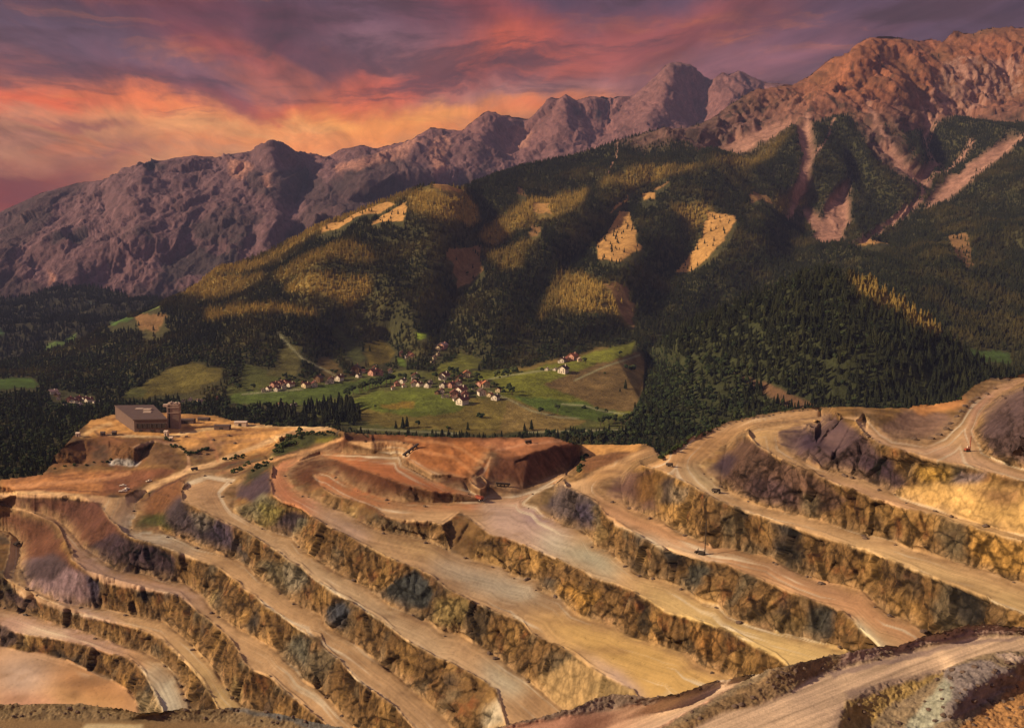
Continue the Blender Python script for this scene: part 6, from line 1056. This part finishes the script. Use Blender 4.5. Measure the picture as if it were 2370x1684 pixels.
grove([(520, 905), (540, 885), (560, 900), (600, 898), (600, 905)], 8, 'b', 18, 'dark leafy tree at the left end of the low house row', 'tree', 'trees by the low house row')
grove([(1240, 1012), (1500, 1005), (1530, 1020), (1300, 1024)], 26, 'b', 20, 'leafy tree in the belt between valley road and quarry rim', 'tree', 'leafy trees of the belt behind the rim')
grove([(1370, 975), (1520, 975), (1520, 990), (1370, 990)], 16, 'b', 24, 'leafy tree in the belt above the valley road', 'tree', 'leafy trees above the valley road')
grove([(1010, 880), (1030, 868), (1062, 866), (1085, 880), (1060, 890)], 12, 'b', 15, 'dark garden tree among the houses in the village centre', 'tree', 'garden trees in the village centre')
grove([(915, 880), (950, 866), (1010, 880), (1015, 905), (960, 890)], 12, 'b', 14, 'dark garden tree among the left village houses', 'tree', 'garden trees of the left village')
grove([(1085, 885), (1120, 882), (1170, 905), (1170, 925), (1130, 905), (1090, 912)], 14, 'b', 15, 'dark garden tree among the right village houses', 'tree', 'garden trees of the right village')
grove([(600, 888), (690, 872), (800, 862), (905, 848), (905, 862), (800, 878), (690, 892)], 26, 'b', 14, 'dark tree behind the houses along the long meadow', 'tree', 'trees behind the houses of the long meadow')
grove([(1140, 873), (1215, 858), (1225, 862), (1150, 880)], 9, 'b', 9, 'small tree in the hedge along the farm track', 'tree', 'hedge trees along the farm track')
grove([(100, 935), (230, 945), (235, 955), (100, 960)], 20, 'b', 18, 'leafy tree just below the hamlet at the left edge', 'tree', 'trees below the left hamlet')
# ---- bushes along the rims of the pit
BUSH = [((1530, 1052), (1690, 972), 26, 11, 'bush in the hedge outside the upper curve of the haul road', 'hedge bushes outside the upper haul road', 14), ((1690, 972), (1880, 945), 12, 7, 'low bush on the far rim above the curved haul road', 'low bushes on the far rim', 5),
 ((640, 1052), (700, 1010), 22, 12, 'bush on the green hump beside the sandy track', 'bushes on the green hump', 16), ((700, 1010), (775, 1012), 14, 9, 'bush on the right tail of the green hump', 'bushes on the tail of the green hump', 9), ((512, 1068), (570, 1060), 8, 9, 'bush in the short row by the sandy road', 'bushes in the short roadside row', 3),
 ((535, 1098), (580, 1076), 8, 9, 'bush in the clump below the sandy road', 'bushes of the clump below the sandy road', 4), ((585, 1096), (625, 1070), 9, 10, 'bush in the clump left of the red hairpin', 'bushes left of the red hairpin', 5), ((380, 1020), (430, 1050), 9, 8, 'bush on the slope below the works hall', 'bushes below the works hall', 8), ((430, 1058), (485, 1040), 9, 9, 'bush in the row above the loop road', 'bushes above the loop road', 4),
 ((1338, 1098), (1355, 1060), 7, 11, 'dark bush between the red spoil mound and the road', 'bushes beside the red spoil mound', 4), ((130, 1085), (260, 1070), 10, 6, 'scrub bush at the foot of the works cliff', 'scrub at the foot of the works cliff', 5), ((2160, 938), (2225, 926), 6, 8, 'bush on the rim beside the dark forest', 'bushes on the rim beside the forest', 5), ((900, 1004), (1000, 1009), 10, 5, 'low scrub bush on the far edge of the red plateau', 'scrub on the edge of the red plateau', 2)]
for (a, b, n, hpx, lb, gp, jit) in BUSH:
    for i in range(n):
        t_ = (i + rng.random()) / n; x = a[0] + (b[0] - a[0]) * t_ + rng.uniform(-4, 4); y = a[1] + (b[1] - a[1]) * t_ + rng.uniform(-jit, jit * .4)
        p = ground(x, y, M) if M.mask[int(np.clip((y - gy[0]) / 2.0, 0, len(gy) - 1)), int((x - gx[0]) / 2.4)] else None
        if p is None:
            q_ = ground(x, max(y, float(rimtop(x)) + 3), M); p = q_ + Vector((rng.uniform(-2, 2), rng.uniform(1, 6), -1.5))
        make_tree('s', p, hpx * rng.uniform(.6, 1.15) * mpp(p) / 4.5, lb, 'bush', gp, wide=1.2)

# ---- the works: hall, tower, sheds
steel = simple_mat('grey_cladding', (0.12, 0.085, 0.08), 0.7, .12, .2); roofm = simple_mat('brown_sheet_roof', (0.10, 0.072, 0.066), 0.6, .12, .15); darkm = simple_mat('dark_opening', (0.035, 0.03, 0.03), 0.7); conc = simple_mat('concrete', (0.36, 0.27, 0.22), 0.9, .15, .3); palem = simple_mat('pale_metal', (0.62, 0.52, 0.44), 0.6, .1, .5)
gh = ground(344, 1003, M); Wm = 62.0
hall = empty('works_hall', gh + Vector((0, 6, 0)), math.radians(4)); tag(hall, 'large brown works hall with sloping roof and dark window band on the spur', 'industrial hall')
bm = bmesh.new(); z1, z2 = 17, 17
v = [(-20, 0, -4), (21, 0, -4), (-24, 95, -4), (-74, 95, -4)]; tp = [(-20, 0, 15.5), (21, 0, 16), (-24, 95, 18.5), (-74, 95, 18.5)]
V_ = [bm.verts.new(p) for p in v]; T_ = [bm.verts.new(p) for p in tp]
for i in range(4): bm.faces.new((V_[i], V_[(i + 1) % 4], T_[(i + 1) % 4], T_[i]))
bm.faces.new(T_); mk('wall', bm, steel, hall)
bm = bmesh.new(); q = [(-21, -1, 15.8), (22, -1, 16.3), (-23, 96, 18.8), (-75, 96, 18.8)]; A_ = [bm.verts.new(p) for p in q]; B_ = [bm.verts.new((p[0], p[1], p[2] + 1.2)) for p in q]
for i in range(4): bm.faces.new((A_[i], A_[(i + 1) % 4], B_[(i + 1) % 4], B_[i]))
bm.faces.new(B_); bm.faces.new(A_[::-1]); rf = mk('roof', bm, roofm, hall)
for i, (x, y) in enumerate(((-16, 44), (-20, 58), (-34, 70))):
    bm = bmesh.new(); box(bm, x - 5, x + 5, y - 3, y + 3, 17, 19.6 + (i % 2) * 1.4); mk('skylight', bm, palem, rf)
bm = bmesh.new(); box(bm, -17, 19, -0.5, 0.4, 5.5, 11.5); wb = mk('window_band', bm, darkm, hall)
for i in range(7):
    bm = bmesh.new(); box(bm, -17 + i * 6 - .15, -17 + i * 6 + .15, -0.8, -0.5, 5.3, 11.7); mk('mullion', bm, steel, wb)
for x in (-14, 0, 12):
    bm = bmesh.new(); box(bm, x, x + 4, -0.5, 0.3, -1, 3.5); mk('gate', bm, darkm, hall)
gt = ground(385, 1000, M); tw = empty('plant_tower', Vector((gt.x, gt.y + 30, gt.z)), 0.15); tag(tw, 'square grey plant tower with cluttered roof right of the works hall', 'tower')
bm = bmesh.new(); box(bm, -7.5, 7.5, -7, 7, -6, 31, .3); mk('wall', bm, conc, tw)
bm = bmesh.new(); box(bm, -7.8, 7.8, -7.3, 7.3, 20, 21); box(bm, -7.8, 7.8, -7.3, 7.3, 27, 28.2); mk('ledge', bm, palem, tw)
bm = bmesh.new(); box(bm, -5.5, -3.8, -7.25, -6.9, -2, 31); mk('duct', bm, darkm, tw)
bm = bmesh.new()
for i in range(9):
    x = -7 + i * 1.7; hh_ = rng.uniform(1, 4.5); box(bm, x, x + 1.3, rng.uniform(-6, 0), rng.uniform(1, 6), 31, 31 + hh_ * .8)
box(bm, -13, -7, -3, 3, 28, 31); mk('roof_machinery', bm, palem, tw)
SHEDS = [(430, 982, 34, 10, 5, 'long grey shed stretching right of the plant tower', steel), (470, 976, 26, 8, 3, 'flat brown shed on the far edge of the sandy yard', roofm), (512, 996, 36, 8, 5, 'dark low building on the sandy yard', steel), (555, 988, 28, 9, 5, 'pale roofed shed at the back of the sandy yard', palem), (262, 1008, 8, 6, 4, 'small dark hut on the spur left of the hall', darkm), (236, 1010, 9, 5, 4, 'brown hut near the cliff edge of the spur', roofm), (384, 1012, 8, 6, 6, 'white container standing right of the hall', palem), (395, 1022, 7, 4, 4, 'small pale container on the slope below the hall', palem), (180, 1013, 8, 5, 4, 'pale hut on the left tip of the spur', palem)]
for (px, py, wpx, dpt, hh_, lb, mt_) in SHEDS:
    p = ground(px, py, M); s_ = mpp(p) * wpx / 2; r_ = empty('shed', p, rng.uniform(-.15, .15)); tag(r_, lb, 'shed')
    bm = bmesh.new(); box(bm, -s_, s_, 0, dpt, -1.5, hh_); mk('wall', bm, mt_, r_)
    bm = bmesh.new(); vs = [bm.verts.new(q) for q in ((-s_ - .5, -.6, hh_), (s_ + .5, -.6, hh_), (s_ + .5, dpt + .6, hh_), (-s_ - .5, dpt + .6, hh_), (-s_ - .5, dpt / 2, hh_ + 1.6), (s_ + .5, dpt / 2, hh_ + 1.6))]
    for q in ((0, 1, 5, 4), (2, 3, 4, 5), (1, 2, 5), (3, 0, 4), (3, 2, 1, 0)): bm.faces.new([vs[i] for i in q])
    mk('roof', bm, palem if mt_ is palem else roofm, r_)
    bm = bmesh.new(); box(bm, -s_ * .3, s_ * .2, -.12, .1, 0, hh_ * .7); mk('door', bm, darkm, r_)

# ---- vehicles
ym = simple_mat('dark_machine_paint', (0.05, 0.04, 0.035), 0.5, .1); tyre = simple_mat('tyre_rubber', (0.02, 0.02, 0.02), 0.9); wpaint = simple_mat('white_vehicle_paint', (0.7, 0.66, 0.6), 0.4, .05); rpaint = simple_mat('rusty_red_paint', (0.28, 0.07, 0.04), 0.5, .1)
def wheel(root, x, y, r, w):
    bm = bmesh.new(); cyl(bm, (x, y, r), (0, 1, 0), r, w, 14); wh = mk('wheel', bm, tyre, root)
    bm = bmesh.new(); cyl(bm, (x, y, r), (0, 1, 0), r * .45, w + .1, 10); mk('rim', bm, palem, wh)
def haul_truck(loc, rz, sc_, lb, paint):
    r = empty('haul_truck', loc, rz); r.scale = (sc_,) * 3; tag(r, lb, 'dump truck')
    bm = bmesh.new(); box(bm, -4.2, 4.4, -1.4, 1.4, 1.3, 2.0, .1); mk('chassis', bm, ym, r)
    bm = bmesh.new(); pr = [(-4.9, 2.3), (-4.6, 4.4), (2.2, 4.9), (4.4, 5.0), (4.4, 4.8), (2.3, 4.5), (1.6, 2.1)]
    vs = [[bm.verts.new((x, y, z)) for x, z in pr] for y in (-2.1, 2.1)]
    for i in range(len(pr)): bm.faces.new((vs[0][i], vs[0][(i + 1) % len(pr)], vs[1][(i + 1) % len(pr)], vs[1][i]))
    bm.faces.new(vs[0][::-1]); bm.faces.new(vs[1]); mk('dump_body', bm, paint, r)
    bm = bmesh.new(); box(bm, 2.4, 4.3, 0, 1.7, 2.2, 4.1, .12); cb = mk('cab', bm, paint, r); bm = bmesh.new(); box(bm, 4.28, 4.34, .2, 1.5, 3.1, 3.9); mk('windscreen', bm, glass_m, cb)
    bm = bmesh.new(); box(bm, 2.4, 4.5, -1.7, 0, 2.1, 3.0, .1); mk('bonnet', bm, paint, r)
    for x, y in ((3.1, -1.9), (3.1, 1.9), (-2.6, -1.9), (-2.6, 1.9)): wheel(r, x, y, 1.15, .9)
def pickup(loc, rz, sc_, lb, paint):
    r = empty('pickup_truck', loc, rz); r.scale = (sc_,) * 3; tag(r, lb, 'pickup')
    bm = bmesh.new(); box(bm, -2.6, 2.6, -.95, .95, .5, 1.15, .1); mk('body', bm, paint, r)
    bm = bmesh.new(); box(bm, -.6, 1.2, -.85, .85, 1.15, 1.85, .18); cb = mk('cab', bm, paint, r); bm = bmesh.new(); box(bm, 1.1, 1.23, -.7, .7, 1.25, 1.72); mk('windscreen', bm, glass_m, cb)
    for x, y in ((1.7, -.9), (1.7, .9), (-1.6, -.9), (-1.6, .9)): wheel(r, x, y, .42, .3)
def drill(loc, rz, sc_, lb, mast, paint):
    r = empty('drill_rig', loc, rz); r.scale = (sc_,) * 3; tag(r, lb, 'drill rig')
    for y in (-1.3, 1.3):
        bm = bmesh.new(); box(bm, -2.2, 2.2, y - .35, y + .35, 0, .9, .25); mk('track', bm, tyre, r)
    bm = bmesh.new(); box(bm, -2.0, 1.6, -1.1, 1.1, .9, 2.4, .15); mk('body', bm, paint, r)
    bm = bmesh.new(); box(bm, .6, 1.9, .1, 1.2, 2.4, 3.9, .1); mk('cab', bm, palem, r)
    bm = bmesh.new(); cyl(bm, (2.3, -.4, mast / 2 + .3), (0.04, 0, 1), .28, mast, 8)
    for k_ in range(int(mast / 1.2)): box(bm, 2.0, 2.75, -.75, -.05, .6 + k_ * 1.2, .75 + k_ * 1.2)
    mk('mast', bm, paint, r)
    bm = bmesh.new(); cyl(bm, (1.2, -.4, 2.9), (1, 0, .9), .12, 2.6, 6); mk('brace', bm, paint, r)
haul_truck(ground(451, 1090, M), 0.5, 0.8, 'dark dump truck on the sandy haul road below the works', ym)
haul_truck(ground(41, 1262, M), 1.4, 0.8, 'dark dump truck on the left pit hairpin road', ym)
haul_truck(ground(1657, 1139, M), -0.6, 0.62, 'dark dump truck on the pale upper haul road', ym)
haul_truck(ground(1109, 1161, M), 2.4, 0.85, 'red dump truck where the terrace roads meet', rpaint)
haul_truck(ground(1224, 1029, M), 0.3, 0.75, 'dark dump truck on the plateau above the red mound', ym)
haul_truck(ground(1549, 1081, M), -0.4, 0.55, 'dark dump truck at the fork of the orange haul road', ym)
pickup(ground(60, 1424, M), -0.4, 1.0, 'dark pickup on the lower left bench', ym)
pickup(ground(285, 1140, M), 0.2, 1.6, 'left white pickup parked on the brown flat', wpaint); pickup(ground(293, 1136, M), 1.2, 1.6, 'right white pickup parked on the brown flat', wpaint); pickup(ground(284, 1126, M), 0.1, 1.4, 'white pickup parked behind the other two', wpaint); pickup(ground(344, 1115, M), 0.8, 1.2, 'small white pickup beside the sandy road', wpaint)
drill(ground(1624, 1284, M), -0.4, 1.0, 'dark drill rig with a very tall thin mast on the bench edge', 22.0, ym)
drill(ground(1613, 1280, M), 0.5, 0.6, 'small drill rig beside the tall masted one', 5.0, ym)
drill(ground(2238, 1043, M), 0.3, 0.8, 'brown drill rig with thin mast at the upper right fork', 11.0, rpaint)
# long spoil conveyors / walls on the red terraces
def conveyor(a, b, hgt, lb):
    A = ground(*a, M); B = ground(*b, M); d_ = B - A; L_ = d_.length; r = empty('stacker_conveyor', A, math.atan2(d_.y, d_.x)); r.rotation_euler = (0, -math.asin(d_.z / L_), math.atan2(d_.y, d_.x)); tag(r, lb, 'conveyor')
    bm = bmesh.new(); box(bm, 0, L_, -1.2, 1.2, hgt - 1.6, hgt, .1); mk('belt_housing', bm, ym, r)
    for k_ in range(4):
        bm = bmesh.new(); x = L_ * (k_ + .5) / 4; box(bm, x - .3, x + .3, -1.0, 1.0, -1, hgt - 1.6); mk('leg', bm, tyre, r)
conveyor((934, 1060), (968, 1036), 4.0, 'long dark covered conveyor on the edge of the red plateau'); conveyor((1146, 1124), (1180, 1127), 3.2, 'low black conveyor at the foot of the red spoil mound')
# ---- boulders marking the upper right road
stone = simple_mat('dark_boulder_stone', (0.11, 0.08, 0.065), 0.95, .3, 1.0)
rock_me = []
for s_ in range(4):
    r_q = random.Random(s_ + 70); bm = bmesh.new(); bmesh.ops.create_icosphere(bm, subdivisions=2, radius=1.0)
    for v in bm.verts: v.co = Vector((v.co.x * 1.25, v.co.y, v.co.z * .75)) * r_q.uniform(.78, 1.18)
    me = bpy.data.meshes.new('boulder_stone'); bm.to_mesh(me); bm.free(); me.materials.append(stone); rock_me.append(me)
def boulder(px, py, r, lb, gp, L=None):
    o = bpy.data.objects.new('boulder', rock_me[rng.randrange(4)]); COL.objects.link(o); o.location = ground(px, py, L or M) + Vector((0, 0, r * .2)); s_ = r; o.scale = (s_, s_, s_); o.rotation_euler = (0, 0, rng.uniform(0, 6)); tag(o, lb, 'boulder', gp)
for (x, y) in ((2173, 1009), (2190, 997), (2200, 983), (2215, 967), (2224, 956), (2233, 942), (2248, 930), (2263, 921), (2283, 911), (2302, 900), (2333, 881), (2117, 1019), (2155, 1017)):
    boulder(x, y + 1, 1.9, 'dark boulder in the line marking the edge of the upper right ramp', 'boulders lining the upper right ramp')
for (x, y) in ((2003, 1006), (2010, 1012), (1998, 999), (2005, 1008)): boulder(x, y, 1.2, 'dark boulder of the short row where the upper roads part', 'boulders where the upper roads part')
for i in range(26):
    t_ = i / 25; x = 1555 + 330 * t_ + rng.uniform(-4, 4); y = float(np.interp(x, [1531, 1597, 1684, 1816, 1900], [1062, 1018, 981, 955, 947])) + 1
    boulder(x, y, rng.uniform(.8, 1.6), 'dark boulder on the outer edge of the long curved haul road', 'boulders on the outer edge of the curved road')
for (x, y) in ((470, 1040), (480, 1052), (530, 1010), (545, 1027), (494, 1020), (430, 1012), (418, 1003)): boulder(x, y, 2.2, 'dark heap of rock on the sandy works yard', 'rock heaps on the sandy yard')
for (x, y) in ((2352, 1590), (2322, 1627), (2036, 1512), (1840, 1555), (1825, 1562), (1860, 1548), (1716, 1632), (1700, 1636), (2198, 1660), (1570, 1610)):
    boulder(x, y, rng.uniform(.5, .9), 'broken stone lying by the near haul road', 'stones by the near haul road', N6)

# loose stones: on the banks of the near road and along the feet of the bench faces
k_ = 0
while k_ < 130:
    x = rng.uniform(0, 2370); y = rng.uniform(1445, 1684); j = int((y - gy6[0]) / 1.6); i = int((x - gx6[0]) / 2.4)
    if not N6.mask[j, i] or rb[j, i] < 0.8 or rng.random() > (1.0 if y - cy6[i] < 60 or (2160 < x and y > 1530) else 0.25): continue
    boulder(x, y, rng.uniform(.25, .75) * (1.2 if x > 2160 else 1), 'broken stone on the rubble banks of the near haul road', 'stones on the rubble banks of the near road', N6); k_ += 1
k_ = 0; ft = (dto < 9) & (floor > 0) & M.mask & (M.X > 0) & (M.X < 2370) & (M.Y > 1090) & (M.Y < 1680); fj, fi = np.nonzero(ft)
for q in nrs.permutation(len(fj))[:110]:
    boulder(gx[fi[q]], gy[fj[q]], float(nrs.uniform(.5, 1.7)), 'fallen stone at the foot of a bench face in the pit', 'fallen stones at the feet of the bench faces', M)

# ------------------------------------------------------------------ evening haze
bm = bmesh.new(); box(bm, -9000, 9000, -2000, 10400, -461.5, 1800)
hz = mk('haze', bm, None); tag(hz, kind='stuff')
hm = bpy.data.materials.new('haze_air'); hm.use_nodes = True; t = NT(hm.node_tree)
pv = t.n('ShaderNodeVolumePrincipled', inp={'Color': (0.36, 0.48, 1.0, 1), 'Density': 2.5e-5, 'Anisotropy': 0.0})
t.nt.links.new(pv.outputs[0], t.n('ShaderNodeOutputMaterial').inputs['Volume'])
hz.data.materials.append(hm)
